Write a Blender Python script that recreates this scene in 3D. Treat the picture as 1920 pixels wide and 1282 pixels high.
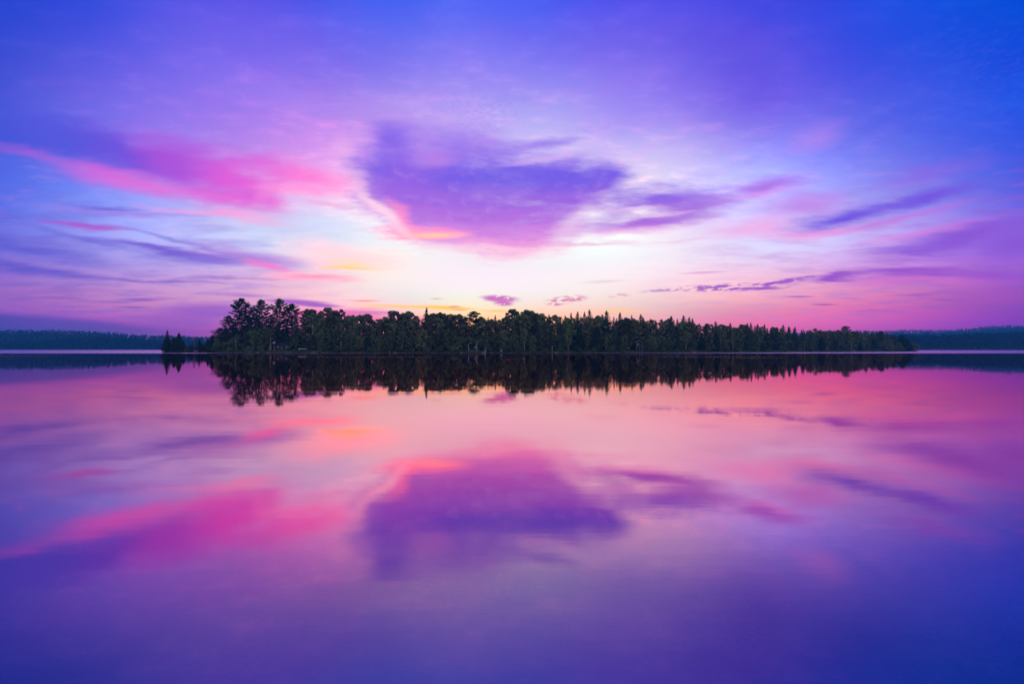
import bpy, math, random
from mathutils import Vector, Matrix, noise as mnoise

# ------------------------------------------------------------------ basics
for o in list(bpy.data.objects):
    bpy.data.objects.remove(o)
SC = bpy.context.scene
COL = SC.collection
R = math.radians

# ------------------------------------------------------------------ camera
F = 853.33          # focal length in pixels of the 1920 px wide photograph (16 mm lens)
HOR = 654.5         # image row of the horizon
CAMH = 1.7          # metres above the water
PITCH = math.atan((HOR - 641.0) / F)
cam_d = bpy.data.cameras.new('camera')
cam = bpy.data.objects.new('camera', cam_d)
COL.objects.link(cam)
cam.location = (0, 0, CAMH)
cam.rotation_euler = (R(90) + PITCH, 0, 0)
cam_d.sensor_width = 36
cam_d.lens = 16
cam_d.clip_start = 0.05
cam_d.clip_end = 20000
SC.camera = cam
SC.view_settings.view_transform = 'Standard'
SC.view_settings.look = 'None'
SC.view_settings.exposure = 0
SC.view_settings.gamma = 1
SC.render.engine = 'CYCLES'
SC.cycles.max_bounces = 5
SC.cycles.diffuse_bounces = 2
SC.cycles.glossy_bounces = 2
SC.cycles.volume_bounces = 0
SC.cycles.transparent_max_bounces = 4
SC.cycles.caustics_reflective = False
SC.cycles.caustics_refractive = False


HAZE_DENSITY = 0.00034


def lin(c):
    out = []
    for v in c[:3]:
        v = v / 255.0
        out.append(v / 12.92 if v <= 0.04045 else ((v + 0.055) / 1.055) ** 2.4)
    return tuple(out)


def azel(px, py):
    u = (px - 960) / F
    w = (641 - py) / F
    y = math.cos(PITCH) - w * math.sin(PITCH)
    z = math.sin(PITCH) + w * math.cos(PITCH)
    return math.degrees(math.atan2(u, y)), math.degrees(math.atan2(z, math.hypot(u, y)))


# ------------------------------------------------------------------ sky (world, by direction)
world = bpy.data.worlds.new('World')
SC.world = world
world.use_nodes = True
WT = world.node_tree
WT.nodes.clear()


class NT:
    """tiny helper that writes node networks"""
    def __init__(self, t):
        self.t = t

    def n(self, kind, **kw):
        nd = self.t.nodes.new(kind)
        for k, v in kw.items():
            setattr(nd, k, v)
        return nd

    def link(self, a, b):
        self.t.links.new(a, b)

    def put(self, sock, v):
        if isinstance(v, bpy.types.NodeSocket):
            self.t.links.new(v, sock)
        else:
            sock.default_value = v

    def m(self, op, a, b=None, c=None, clamp=False):
        nd = self.n('ShaderNodeMath', operation=op, use_clamp=clamp)
        self.put(nd.inputs[0], a)
        if b is not None:
            self.put(nd.inputs[1], b)
        if c is not None:
            self.put(nd.inputs[2], c)
        return nd.outputs[0]

    def vm(self, op, a, b=None, scale=None):
        nd = self.n('ShaderNodeVectorMath', operation=op)
        self.put(nd.inputs[0], a)
        if b is not None:
            self.put(nd.inputs[1], b)
        if scale is not None:
            self.put(nd.inputs[3], scale)
        return nd.outputs['Value'] if op in ('LENGTH', 'DOT_PRODUCT') else nd.outputs[0]

    def mr(self, v, a, b, c=0.0, d=1.0, smooth=True, hard=False):
        nd = self.n('ShaderNodeMapRange', interpolation_type='SMOOTHSTEP' if smooth else 'LINEAR')
        nd.clamp = hard
        self.put(nd.inputs[0], v)
        for i, q in enumerate((a, b, c, d)):
            self.put(nd.inputs[i + 1], q)
        return nd.outputs[0]

    def mix(self, f, a, b, blend='MIX'):
        nd = self.n('ShaderNodeMix', data_type='RGBA', blend_type=blend)
        nd.clamp_factor = True
        self.put(nd.inputs[0], f)
        for i, q in ((6, a), (7, b)):
            if isinstance(q, (tuple, list)) and len(q) == 3:
                q = (*q, 1)
            self.put(nd.inputs[i], q)
        return nd.outputs[2]

    def noise(self, vec, scale, detail=4, rough=.55, out=0):
        nd = self.n('ShaderNodeTexNoise')
        self.put(nd.inputs['Vector'], vec)
        nd.inputs['Scale'].default_value = scale
        nd.inputs['Detail'].default_value = detail
        nd.inputs['Roughness'].default_value = rough
        return nd.outputs[out]

    def ramp(self, fac, stops, interp='B_SPLINE'):
        nd = self.n('ShaderNodeValToRGB')
        cr = nd.color_ramp
        cr.interpolation = interp
        while len(cr.elements) < len(stops):
            cr.elements.new(0.5)
        for e, (p, c) in zip(cr.elements, stops):
            e.position = p
        for e, (p, c) in zip(cr.elements, stops):
            e.position = p
            e.color = (*c[:3], 1)
        self.put(nd.inputs[0], fac)
        return nd.outputs[0]


W = NT(WT)
# colour samples of the clear sky: (column, row) of the photograph -> sRGB; G > 255 means brighter than white
SAMPLES = [
 (-120,5,(0,70,200)),(0,5,(0,72,208)),(200,5,(35,80,222)),(480,5,(58,82,228)),(700,5,(66,98,238)),(960,5,(76,100,243)),(1200,5,(84,84,234)),(1500,5,(58,72,222)),(1750,5,(0,80,222)),(1920,5,(0,74,212)),(2050,5,(0,70,200)),
 (-120,100,(0,74,205)),(0,100,(6,78,213)),(200,100,(85,92,228)),(480,100,(120,103,236)),(700,100,(120,112,240)),(960,100,(124,118,244)),(1200,100,(118,103,236)),(1400,100,(95,84,228)),(1600,100,(56,78,226)),(1750,100,(14,82,226)),(1920,100,(0,78,220)),(2050,100,(0,72,205)),
 (-120,180,(10,75,205)),(0,180,(42,82,212)),(200,180,(118,104,232)),(400,180,(150,118,238)),(700,180,(170,140,240)),(900,180,(170,152,245)),(1150,180,(155,136,244)),(1400,180,(130,114,239)),(1600,180,(84,92,230)),(1750,180,(34,92,232)),(1920,180,(0,82,222)),(2050,180,(0,74,205)),
 (-120,260,(50,80,205)),(100,260,(105,105,228)),(500,260,(188,138,238)),(640,260,(208,152,242)),(830,260,(206,176,245)),(1000,260,(200,180,246)),(1200,260,(186,170,248)),(1400,260,(158,146,245)),(1650,260,(106,112,238)),(1850,260,(50,92,232)),(2050,260,(20,78,205)),
 (-120,340,(70,92,215)),(0,340,(84,104,228)),(150,340,(120,122,236)),
 (400,350,(190,160,240)),
 (600,340,(240,185,244)),(850,340,(230,200,246)),(1100,340,(232,212,248)),(1250,340,(216,202,248)),(1450,340,(176,164,248)),(1600,340,(146,142,246)),(1800,340,(106,110,234)),(1920,340,(70,86,222)),(2050,340,(55,80,205)),
 (-120,400,(85,95,210)),(0,400,(98,108,225)),(200,400,(145,140,236)),(420,400,(196,180,242)),(600,400,(228,215,248)),(700,400,(249,236,248)),(860,400,(249,228,246)),(1150,400,(244,226,248)),(1300,400,(226,208,248)),(1450,400,(206,188,246)),(1700,400,(164,142,240)),(1920,400,(105,98,222)),(2050,400,(85,85,205)),
 (-120,450,(88,90,200)),(0,450,(104,102,212)),(250,450,(166,158,236)),(500,450,(206,208,246)),(700,450,(240,240,248)),(850,450,(249,240,248)),(960,450,(249,240,248)),(1100,450,(249,240,248)),(1250,450,(244,230,248)),(1500,450,(220,194,242)),(1700,450,(186,146,232)),(1920,450,(130,96,212)),(2050,450,(105,84,200)),
 (-120,500,(100,88,190)),(0,500,(115,98,206)),(250,500,(170,148,226)),(560,500,(234,196,232)),(700,500,(249,240,236)),(830,500,(249,240,248)),(960,500,(249,240,248)),(1080,500,(249,240,248)),(1200,500,(249,240,248)),(1350,500,(238,208,238)),(1500,500,(222,178,230)),(1700,500,(190,132,220)),(1920,500,(148,90,200)),(2050,500,(120,78,190)),
 (-120,540,(130,90,185)),(0,540,(150,106,198)),(250,540,(192,142,210)),(500,540,(224,176,216)),(700,540,(249,230,228)),(840,540,(249,240,242)),(960,540,(249,240,248)),(1080,540,(249,240,240)),(1200,540,(249,220,228)),(1400,540,(236,172,208)),(1700,540,(200,120,196)),(1920,540,(150,84,190)),(2050,540,(120,72,180)),
 (-120,575,(130,80,175)),(0,575,(152,94,182)),(250,575,(186,118,192)),(450,575,(206,144,200)),(620,575,(240,178,200)),(740,575,(248,206,190)),(860,575,(268,212,160)),(1000,575,(262,222,204)),(1200,575,(238,202,200)),(1400,575,(226,150,186)),(1700,575,(194,108,188)),(1920,575,(132,72,182)),(2050,575,(105,64,170)),
 (-120,612,(80,68,165)),(0,612,(98,78,176)),(200,612,(144,84,182)),(400,612,(176,92,186)),(640,612,(246,124,176)),(760,612,(268,152,136)),(860,612,(275,168,104)),(1050,612,(272,176,128)),(1200,612,(244,154,166)),(1450,612,(224,120,178)),(1700,612,(176,92,186)),(1920,612,(118,70,180)),(2050,612,(95,62,168)),
 (-120,650,(75,64,160)),(0,650,(96,74,172)),(400,650,(180,90,180)),(860,650,(275,140,90)),(1200,650,(250,130,146)),(1450,650,(226,104,164)),(1700,650,(176,80,180)),(2050,650,(95,60,165)),
]
PTS = []
CORR = [(0.04,0.41,0.74),(0.04,0.41,0.74),(0.04,0.75,0.98),(0.04,0.18,0.89),(0.09,0.94,1.02),(0.18,0.95,1.07),(0.15,0.46,1.02),(0.52,0.77,1.01),(0.04,1.46,1.1),(0.04,0.65,0.81),(0.04,0.65,0.81),(0.04,1.34,1.41),(0.04,1.34,1.41),(0.09,0.69,1.1),(1.62,1.61,1.23),(0.67,0.54,1.11),(0.73,0.51,0.9),(1.09,1.03,0.95),(0.61,0.89,0.96),(0.21,0.73,0.99),(0.04,0.53,0.99),(0.04,1.19,1.28),(0.04,1.19,1.28),(0.04,0.18,0.43),(0.04,0.18,0.43),(2.2,1.66,1.18),(1.03,1.06,1.0),(0.93,1.25,0.85),(1.16,1.14,1.09),(1.22,1.12,1.07),(1.16,0.89,1.08),(0.88,0.53,0.89),(0.04,1.25,1.15),(0.04,0.85,1.01),(0.04,0.85,1.01),(1.68,1.52,1.33),(1.68,1.52,1.33),(0.64,0.78,0.9),(1.05,0.92,1.06),(1.17,1.15,1.03),(0.94,1.24,1.02),(0.65,0.57,1.01),(0.75,0.39,0.82),(1.77,1.16,0.87),(0.04,0.7,1.17),(0.04,0.7,1.17),(0.29,0.29,0.81),(0.29,0.29,0.81),(0.04,1.15,1.48),(0.98,0.8,0.96),(1.56,0.79,1.01),(0.92,0.85,1.02),(1.15,1.13,1.0),(1.54,1.82,1.02),(1.1,2.2,2.17),(0.48,0.26,0.76),(0.25,1.89,1.04),(0.04,0.1,1.01),(0.04,0.1,1.01),(0.13,0.52,1.28),(0.13,0.52,1.28),(1.17,2.2,1.28),(1.19,0.97,0.94),(0.7,0.96,1.05),(1.32,1.47,0.95),(1.14,1.03,0.97),(1.11,1.0,1.0),(1.01,0.87,1.0),(1.17,1.11,0.98),(1.45,1.22,1.1),(0.04,0.5,1.07),(0.04,0.5,1.07),(1.67,1.51,0.92),(1.67,1.51,0.92),(2.2,2.2,1.58),(0.8,1.81,1.27),(0.93,1.14,1.32),(1.01,1.05,1.03),(1.02,1.1,1.04),(1.14,1.89,1.34),(1.26,1.16,0.91),(1.01,2.2,1.6),(2.2,2.2,1.39),(0.94,1.06,1.41),(0.94,1.06,1.41),(0.41,0.75,1.4),(0.41,0.75,1.4),(0.35,0.5,0.94),(1.21,0.51,0.9),(1.28,1.22,0.71),(0.88,0.92,0.96),(0.92,1.0,0.9),(0.86,0.54,0.87),(0.88,1.32,1.25),(0.86,0.94,1.05),(0.8,0.5,0.86),(0.98,0.91,1.24),(1.58,0.79,1.33),(1.58,0.79,1.33),(1.25,1.2,0.97),(1.25,1.2,0.97),(2.2,2.2,1.19),(0.84,0.96,1.04),(1.05,1.24,1.08),(1.42,0.98,1.4),(1.38,1.08,1.31),(1.21,1.52,1.14),(1.54,0.8,0.96),(2.2,2.2,1.04),(1.69,1.96,0.68),(0.93,1.11,1.03),(0.93,1.11,1.03),(2.2,1.56,0.88),(2.2,1.56,0.88),(1.27,0.97,0.7),(0.91,1.05,0.96),(2.2,2.2,1.06),(0.24,0.87,2.14),(0.63,2.2,1.06),(0.61,0.89,1.18),(0.48,1.33,1.1),(0.43,0.42,0.75),(1.7,0.77,0.68),(0.15,0.15,0.39),(0.15,0.15,0.39),(0.56,0.8,2.2),(0.56,0.8,2.2),(2.1,0.65,1.48),(1.7,0.55,1.39),(1.67,0.38,1.39),(1.69,1.08,0.57),(1.92,1.47,0.3),(1.74,1.36,0.3),(1.72,1.13,1.22),(2.1,1.14,1.1),(2.2,0.99,1.67),(2.2,0.53,2.2),(2.2,0.53,2.2),(1.0,1.0,1.0),(1.0,1.0,1.0),(1.0,1.0,1.0),(1.0,1.0,1.0),(1.0,1.0,1.0),(1.0,1.0,1.0),(1.0,1.0,1.0),(1.0,1.0,1.0)]
for i_, (px, py, c) in enumerate(SAMPLES):
    a, e = azel(px, py)
    k_ = CORR[i_] if CORR else (1, 1, 1)
    PTS.append((a, e, tuple(v * q for v, q in zip(lin(c), k_))))


def base_at(a, e):
    sw = 0
    acc = [0, 0, 0]
    for pa, pe, c in PTS:
        se = 1.0 + 0.055 * max(e, 0)
        d2 = ((a - pa) / 6.0) ** 2 + ((e - pe) / (1.3 * se)) ** 2
        w = math.exp(-d2 * 0.9) + 1e-5 / (1 + d2 * d2)
        sw += w
        for i in range(3):
            acc[i] += w * c[i]
    return [v / sw for v in acc]


tc = W.n('ShaderNodeTexCoord')
DIR = tc.outputs['Generated']
sep = W.n('ShaderNodeSeparateXYZ')
W.link(DIR, sep.inputs[0])
X, Y, Z = sep.outputs
AZ = W.m('MULTIPLY', W.m('ARCTAN2', X, Y), 57.29578)
HL = W.m('SQRT', W.m('ADD', W.m('MULTIPLY', X, X), W.m('MULTIPLY', Y, Y)))
EL = W.m('MAXIMUM', W.m('MULTIPLY', W.m('ARCTAN2', Z, HL), 57.29578), 0.0)
facA = W.m('DIVIDE', W.m('ADD', AZ, 54.0), 108.0)
ROWS = [0.3, 2.2, 4.2, 6.2, 8.4, 11, 14, 17.5, 21.5, 26, 31, 36.5, 43]
S4 = 0.5
num = None
den = None
for i, e in enumerate(ROWS):
    lo = ROWS[i - 1] if i else e - 2
    hi = ROWS[i + 1] if i + 1 < len(ROWS) else e + 6
    sg = 0.62 * 0.5 * (hi - lo)
    stops = []
    for k in range(19):
        a = -54 + 6 * k
        stops.append((k / 18, [v * S4 for v in base_at(a, e)]))
    rc = W.ramp(facA, stops)
    d = W.m('DIVIDE', W.m('SUBTRACT', EL if i < len(ROWS) - 1 else W.m('MINIMUM', EL, e), e), sg)
    w = W.m('EXPONENT', W.m('MULTIPLY', W.m('MULTIPLY', d, d), -0.5))
    # running weighted average: colour = mix(colour, row colour, weight / sum of weights)
    den = W.m('ADD', w, 1e-7) if den is None else W.m('ADD', den, w)
    num = rc if num is None else W.mix(W.m('DIVIDE', w, den), num, rc)
base = W.mix(1.0, num, (1 / S4,) * 3, 'MULTIPLY')
# the half of the sky behind the photographer: unseen, a warm grey brightened to light the trees
back = W.mr(W.m('ABSOLUTE', AZ), 54, 95)
backcol = W.ramp(W.m('DIVIDE', EL, 60.0), [(0, (.50, .45, .42)), (.35, (.66, .62, .52)), (1, (.30, .34, .44))])
base = W.mix(back, base, backcol)
zen = W.mr(EL, 40, 75)
base = W.mix(zen, base, (.14, .19, .44))

# cloud-sheet coordinates (a layer seen in perspective) for the streak texture
zz = W.m('ADD', W.m('MAXIMUM', Z, 0.0), 0.10)
plx = W.m('DIVIDE', X, zz)
ply = W.m('DIVIDE', Y, zz)
pc = W.n('ShaderNodeCombineXYZ')       # (nodes are created strictly after their inputs)
W.link(plx, pc.inputs[0])
W.link(ply, pc.inputs[1])
PL = pc.outputs[0]
mp = W.n('ShaderNodeMapping')
mp.inputs['Rotation'].default_value = (0, 0, R(-14))
mp.inputs['Scale'].default_value = (0.55, 1.0, 1.0)
W.link(PL, mp.inputs[0])
PLs = mp.outputs[0]
NB1 = W.noise(PLs, 1.3, 5, .55, 0)             # broad warp
NB2 = W.noise(W.vm('ADD', PLs, (31.7, 12.3, 5.1)), 1.3, 5, .55, 0)
NB3 = W.noise(PLs, 5.0, 5, .6, 0)
NB4 = W.noise(W.vm('ADD', PLs, (7.7, 42.3, 3.1)), 5.0, 5, .6, 0)
ND = W.noise(PLs, 4.5, 6, .6, 0)               # streak detail
NF = W.noise(PLs, 13.0, 5, .65, 0)             # fine detail
ae = W.n('ShaderNodeCombineXYZ')
W.link(AZ, ae.inputs[0])
W.link(EL, ae.inputs[1])
# warp amplitude shrinks towards the horizon
amp = W.mr(EL, -12, 36, 0.05, 1.0)
wx_ = W.m('ADD', W.m('MULTIPLY', W.m('SUBTRACT', NB1, .5), 13.0), W.m('MULTIPLY', W.m('SUBTRACT', NB3, .5), 4.5))
wy_ = W.m('ADD', W.m('MULTIPLY', W.m('SUBTRACT', NB2, .5), 7.5), W.m('MULTIPLY', W.m('SUBTRACT', NB4, .5), 2.4))
wc = W.n('ShaderNodeCombineXYZ')
W.link(wx_, wc.inputs[0])
W.link(wy_, wc.inputs[1])
wv = W.vm('SCALE', wc.outputs[0], scale=amp)
AE = W.vm('ADD', ae.outputs[0], wv)
AE_SOFT = W.vm('ADD', ae.outputs[0], W.vm('SCALE', wv, scale=0.45))
AE_RAW = ae.outputs[0]


EDGE = W.m('ADD', W.m('MULTIPLY', W.m('SUBTRACT', ND, .5), 1.1), W.m('MULTIPLY', W.m('SUBTRACT', NF, .5), .5))
NFL = W.noise(W.vm('MULTIPLY', PL, (1.25, .9, 0)), 8.5, 4, .6, 0)
NSO = W.noise(W.vm('MULTIPLY', PL, (1.0, 1.0, 0)), 2.6, 5, .6, 0)


def blob(cx, cy, L, H, tilt=0.0, hard=0.35, warp=1, s=1.0):
    """soft ellipse: centre and half axes in photograph pixels, tilt in degrees anticlockwise"""
    a0, e0 = azel(cx, cy)
    t = R(tilt)
    a1, e1 = azel(cx + L * math.cos(t), cy - L * math.sin(t))
    a2, e2 = azel(cx + H * math.sin(t), cy + H * math.cos(t))
    l = math.hypot(a1 - a0, e1 - e0)
    h = math.hypot(a2 - a0, e2 - e0)
    nd = W.n('ShaderNodeMapping', vector_type='TEXTURE')
    nd.inputs['Location'].default_value = (a0, e0, 0)
    nd.inputs['Rotation'].default_value = (0, 0, math.atan2(e1 - e0, a1 - a0))
    nd.inputs['Scale'].default_value = (l, h, 1)
    W.link(AE if warp == 1 else AE_SOFT if warp == 2 else AE_RAW, nd.inputs[0])
    d = W.vm('LENGTH', nd.outputs[0])
    if warp == 1:
        d = W.m('ADD', d, EDGE)
    return W.mr(d, 1.25, hard, 0.0, s)


def union(bl):
    r = None
    for b in bl:
        inv = W.m('SUBTRACT', 1.0, b)
        r = inv if r is None else W.m('MULTIPLY', r, inv)
    return W.m('SUBTRACT', 1.0, r)


sky = base
NLAY = 0


def fence():
    """make the following layers wait for the ones before, so that the renderer needs little memory per ray"""
    global AE, AE_SOFT, ND, NF, NFL, NSO, EDGE, EL, AZ, AE_RAW
    tk = W.m('MULTIPLY', W.vm('DOT_PRODUCT', sky, (1, 1, 1)), 1e-9)
    AE = W.vm('ADD', AE, tk)
    AE_SOFT = W.vm('ADD', AE_SOFT, tk)
    AE_RAW = W.vm('ADD', AE_RAW, tk)
    ND = W.m('ADD', ND, tk)
    NF = W.m('ADD', NF, tk)
    NFL = W.m('ADD', NFL, tk)
    NSO = W.m('ADD', NSO, tk)
    EDGE = W.m('ADD', EDGE, tk)
    EL = W.m('ADD', EL, tk)
    AZ = W.m('ADD', AZ, tk)


def layer(dens, col, tex=0.0, which=None):
    """tex: how strongly the streak noise bites into the density"""
    global sky, NLAY
    if tex:
        k = W.m('MULTIPLY_ADD', which if which is not None else ND, 2 * tex, 1.0 - tex)
        dens = W.m('MULTIPLY', dens, k)
    sky = W.mix(dens, sky, col)
    NLAY += 1
    if NLAY % 8 == 0:
        fence()


def elramp(stops):
    """colour by elevation; stops (photo row at column cx, sRGB)"""
    es = sorted([(azel(cx, y)[1], lin(c)) for cx, y, c in stops], key=lambda q: q[0])
    lo, hi = es[0][0], es[-1][0]
    f = W.mr(W.m('ADD', EL, W.m('MULTIPLY', W.m('SUBTRACT', ND, .5), 2.0)), lo, hi, smooth=False)
    return W.ramp(f, [((e - lo) / (hi - lo), [v * .5 for v in c]) for e, c in es], 'EASE')


def x2(c):
    return W.mix(1.0, c, (2.0, 2.0, 2.0), 'MULTIPLY')


def azramp(stops, row):
    es = [(azel(x, row)[0], lin(c)) for x, c in stops]
    lo, hi = es[0][0], es[-1][0]
    f = W.mr(W.m('ADD', AZ, W.m('MULTIPLY', W.m('SUBTRACT', ND, .5), 5.0)), lo, hi, smooth=False)
    return x2(W.ramp(f, [((e - lo) / (hi - lo), [v * .5 for v in c]) for e, c in es], 'EASE'))


#CLOUDS
# general thin veil streaks
veil = W.mr(ND, .42, .70, 0, 1)
lowmask = W.m('MULTIPLY', W.mr(EL, .8, 4.0), W.mr(EL, 20, 10))
sidemask = W.mr(W.m('ABSOLUTE', W.m('ADD', AZ, 1.0)), 12, 34)
layer(W.m('MULTIPLY', W.m('MULTIPLY', veil, lowmask), W.m('MULTIPLY', sidemask, .5)), azramp([(0, (100, 86, 206)), (500, (160, 130, 224)), (1300, (214, 160, 226)), (1920, (140, 88, 204))], 500))
veil2 = W.mr(NF, .50, .72, 0, 1)
layer(W.m('MULTIPLY', W.m('MULTIPLY', veil2, lowmask), W.m('MULTIPLY', sidemask, .35)), azramp([(0, (176, 120, 212)), (500, (246, 196, 236)), (1300, (250, 190, 230)), (1920, (180, 96, 204))], 500))
# faint wisps over the whole sky
hi = W.mr(EL, 9, 20)
layer(W.m('MULTIPLY', hi, W.mr(NF, .46, .75, 0, .5)), W.mix(1.0, sky, (1.55, 1.3, 1.06), 'MULTIPLY'))
layer(W.m('MULTIPLY', hi, W.mr(NSO, .50, .74, 0, .5)), W.mix(1.0, sky, (.70, .72, .93), 'MULTIPLY'))
layer(W.m('MULTIPLY', hi, W.mr(NFL, .48, .72, 0, .4)), W.mix(1.0, sky, (1.3, .92, 1.0), 'MULTIPLY'))
# broad violet patches high up
layer(blob(1390, 180, 90, 100, 40, .0, 1, .55), lin((98, 82, 226)), .3, NSO)
layer(blob(1420, 110, 60, 60, 0, .0, 1, .25), lin((92, 84, 226)), .3, NSO)
layer(blob(1130, 70, 240, 60, 6, .0, 1, .2), lin((104, 88, 230)), .3, NSO)
layer(blob(1330, 60, 200, 50, -10, .0, 1, .2), lin((120, 88, 230)), .3, NSO)
layer(blob(1250, 150, 120, 60, -20, .0, 1, .12), lin((140, 112, 236)), .5, NSO)
layer(blob(1520, 282, 56, 34, 10, -.3, 1, .45), lin((200, 138, 240)), .4, NSO)
layer(blob(1730, 322, 150, 22, 14, .0, 1, .5), lin((150, 98, 228)), .4)
layer(blob(560, 90, 330, 60, -8, .0, 1, .25), lin((112, 96, 232)), .4, NSO)
layer(blob(620, 190, 90, 40, -8, .0, 1, .3), lin((160, 128, 238)), .5, NSO)
# mottled high cirrocumulus, upper right and above the central cloud
mot = W.mr(W.noise(W.vm('MULTIPLY', PL, (1, .9, 1)), 46, 3, .6, 0), .44, .70)
layer(W.m('MULTIPLY', blob(1720, 120, 220, 150, -20, .0, 1, .12), W.m('MULTIPLY', mot, W.mr(NSO, .35, .6))), lin((110, 112, 238)))
layer(W.m('MULTIPLY', blob(1860, 200, 120, 90, 0, .0, 1, .12), mot), lin((90, 112, 238)))
layer(W.m('MULTIPLY', blob(880, 212, 130, 56, 0, -.4, 1, .45), W.mr(W.noise(W.vm('MULTIPLY', PL, (1, 1, 1)), 52, 3, .6, 0), .42, .72)), lin((146, 128, 230)))
# the long cloud on the left, blue-violet turning magenta and pink towards the light
lcl = union([blob(-40, 232, 200, 50, -4, .0), blob(130, 258, 200, 58, -12, .1), blob(300, 298, 180, 56, -14, .1),
             blob(420, 335, 120, 56, -16, .1), blob(560, 332, 130, 30, -8, .1), blob(490, 385, 80, 26, -18, .1),
             blob(640, 345, 60, 16, -6, .0)])
lcol = azramp([(-80, (64, 84, 214)), (100, (86, 88, 222)), (210, (108, 84, 222)), (310, (170, 84, 220)), (450, (226, 98, 220)), (590, (256, 132, 220)), (700, (266, 194, 236))], 320)
layer(lcl, lcol, .15)
layer(blob(330, 262, 140, 26, -12, .0, 1, .45), lin((176, 96, 226)), .4)
layer(blob(60, 284, 200, 12, -10, .0, 1, .4), lin((170, 100, 220)), .3)
layer(blob(270, 338, 170, 20, -13, .0, 1, .8), lin((236, 108, 218)), .3)
layer(blob(430, 380, 110, 20, -15, .0, 1, .6), lin((236, 100, 216)), .3)
layer(union([blob(400, 397, 130, 7, -6, .1, 1, .7), blob(470, 412, 100, 12, -13, .0, 1, .95)]), lin((268, 140, 216)), .25)
layer(blob(560, 358, 120, 14, -3, .0, 1, .6), lin((270, 150, 220)), .3)
layer(blob(610, 384, 70, 8, -8, .0, 1, .7), lin((240, 176, 226)), .4)
layer(blob(480, 360, 30, 24, 60, .0, 1, .4), lin((250, 150, 226)), .3)
layer(blob(415, 352, 60, 7, -8, .1, 1, .5), lin((208, 120, 228)), .3)
# pale sunlit edges between the left cloud and the centre
layer(blob(680, 345, 100, 26, -58, .0, 1, .6), lin((268, 210, 238)), .2)
# pale blue window of clear sky
layer(blob(560, 425, 170, 34, -6, .0, 1, .55), lin((200, 220, 252)), .2)
# streaks, lower left
layer(blob(160, 419, 85, 9, -3, .1, 1, .9), lin((172, 88, 206)), .3)
layer(blob(185, 379, 80, 8, -3, .0, 1, .7), lin((106, 90, 214)), .3)
layer(blob(240, 392, 180, 8, -4, .0, 1, .5), lin((170, 120, 226)), .3)
layer(union([blob(300, 468, 130, 9, -8, .1, 1, .9), blob(390, 486, 120, 15, -4, .1, 1, .8)]), lin((116, 90, 212)), .3)
layer(blob(470, 480, 130, 20, -8, .0, 1, .7), lin((176, 106, 218)), .3)
layer(blob(505, 499, 60, 10, -8, .0, 1, 1.), lin((250, 132, 212)), .2)
layer(blob(590, 524, 90, 10, -4, .0, 1, .9), lin((300, 160, 194)), .3)
layer(union([blob(60, 500, 200, 13, -6, .0, 1, .8), blob(170, 450, 130, 7, -14, .0, 1, .5), blob(330, 450, 130, 5, -14, .0, 1, .5)]), lin((98, 86, 206)), .4)
layer(blob(40, 460, 180, 16, -10, .0, 1, .7), lin((92, 90, 212)), .4)
layer(blob(300, 525, 160, 5, -6, .0, 1, .7), lin((128, 92, 202)), .4)
layer(union([blob(110, 545, 130, 6, 0, .0, 1, .5), blob(420, 524, 110, 4, 0, .0, 1, .5)]), lin((150, 96, 196)), .3)
layer(blob(650, 482, 120, 34, -8, .0, 1, .75), lin((300, 218, 222)), .4)
layer(blob(660, 500, 60, 14, -8, .0, 1, .8), lin((345, 226, 176)), .4)
layer(blob(650, 505, 50, 5, -8, .0, 1, .8), lin((345, 214, 116)), .4)
# the large central cloud
main = union([blob(726, 262, 62, 66, 10, .0, 1, .9), blob(740, 330, 90, 92, 0, .1), blob(790, 375, 90, 70, -30, .15), blob(870, 350, 190, 80, -4, .25), blob(1025, 348, 165, 54, 0, .2),
              blob(795, 412, 84, 42, -14, .25), blob(890, 420, 155, 56, 0, .3), blob(965, 440, 120, 42, 0, .25), blob(1035, 408, 115, 54, 0, .1, 1, 1.), blob(1118, 345, 76, 28, 12, .0),
              blob(830, 262, 130, 52, -14, -.2, 1, .75)])
mcol = x2(elramp([(900, 468, (262, 200, 232)), (900, 454, (240, 158, 226)), (900, 434, (212, 136, 228)), (900, 408, (182, 114, 226)),
                  (900, 378, (158, 106, 228)), (900, 336, (124, 98, 232)), (900, 290, (142, 110, 236)), (900, 255, (158, 124, 238)), (900, 215, (176, 142, 240))]))
layer(main, mcol, .24, NSO)
layer(W.m('MULTIPLY', main, W.mr(NFL, .50, .72, 0, .35)), lin((196, 150, 240)))
layer(W.m('MULTIPLY', main, W.mr(NF, .52, .72, 0, .30)), lin((112, 84, 224)))
layer(blob(765, 350, 100, 70, 30, .0, 1, .35), lin((176, 104, 228)), .3, NSO)
layer(blob(716, 262, 44, 40, 0, .0, 1, .6), lin((128, 94, 234)), .3, NSO)
layer(blob(806, 304, 50, 22, 0, .0, 1, .6), lin((196, 138, 236)), .3, NSO)
layer(blob(960, 332, 150, 24, 0, .0, 1, .55), lin((106, 92, 232)), .25)
layer(blob(1010, 280, 105, 17, 14, .0, 1, .8), lin((150, 118, 236)), .3)
layer(blob(1000, 310, 90, 7, 8, .0, 1, .55), lin((226, 188, 246)), .3)
layer(union([blob(790, 430, 90, 14, 2, .0, 1, .95), blob(750, 405, 30, 26, -40, .0, 1, .5)]), lin((305, 166, 196)), .2)
layer(blob(815, 438, 70, 7, 0, .0, 2, .85), lin((305, 212, 176)), .2)
layer(blob(720, 398, 70, 14, -40, .0, 1, .8), lin((274, 226, 240)), .3)
layer(blob(1070, 415, 60, 26, 40, .0, 1, .5), lin((252, 226, 246)), .5)
layer(blob(930, 464, 95, 9, 0, .0, 1, .6), lin((250, 196, 230)), .2)
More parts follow.
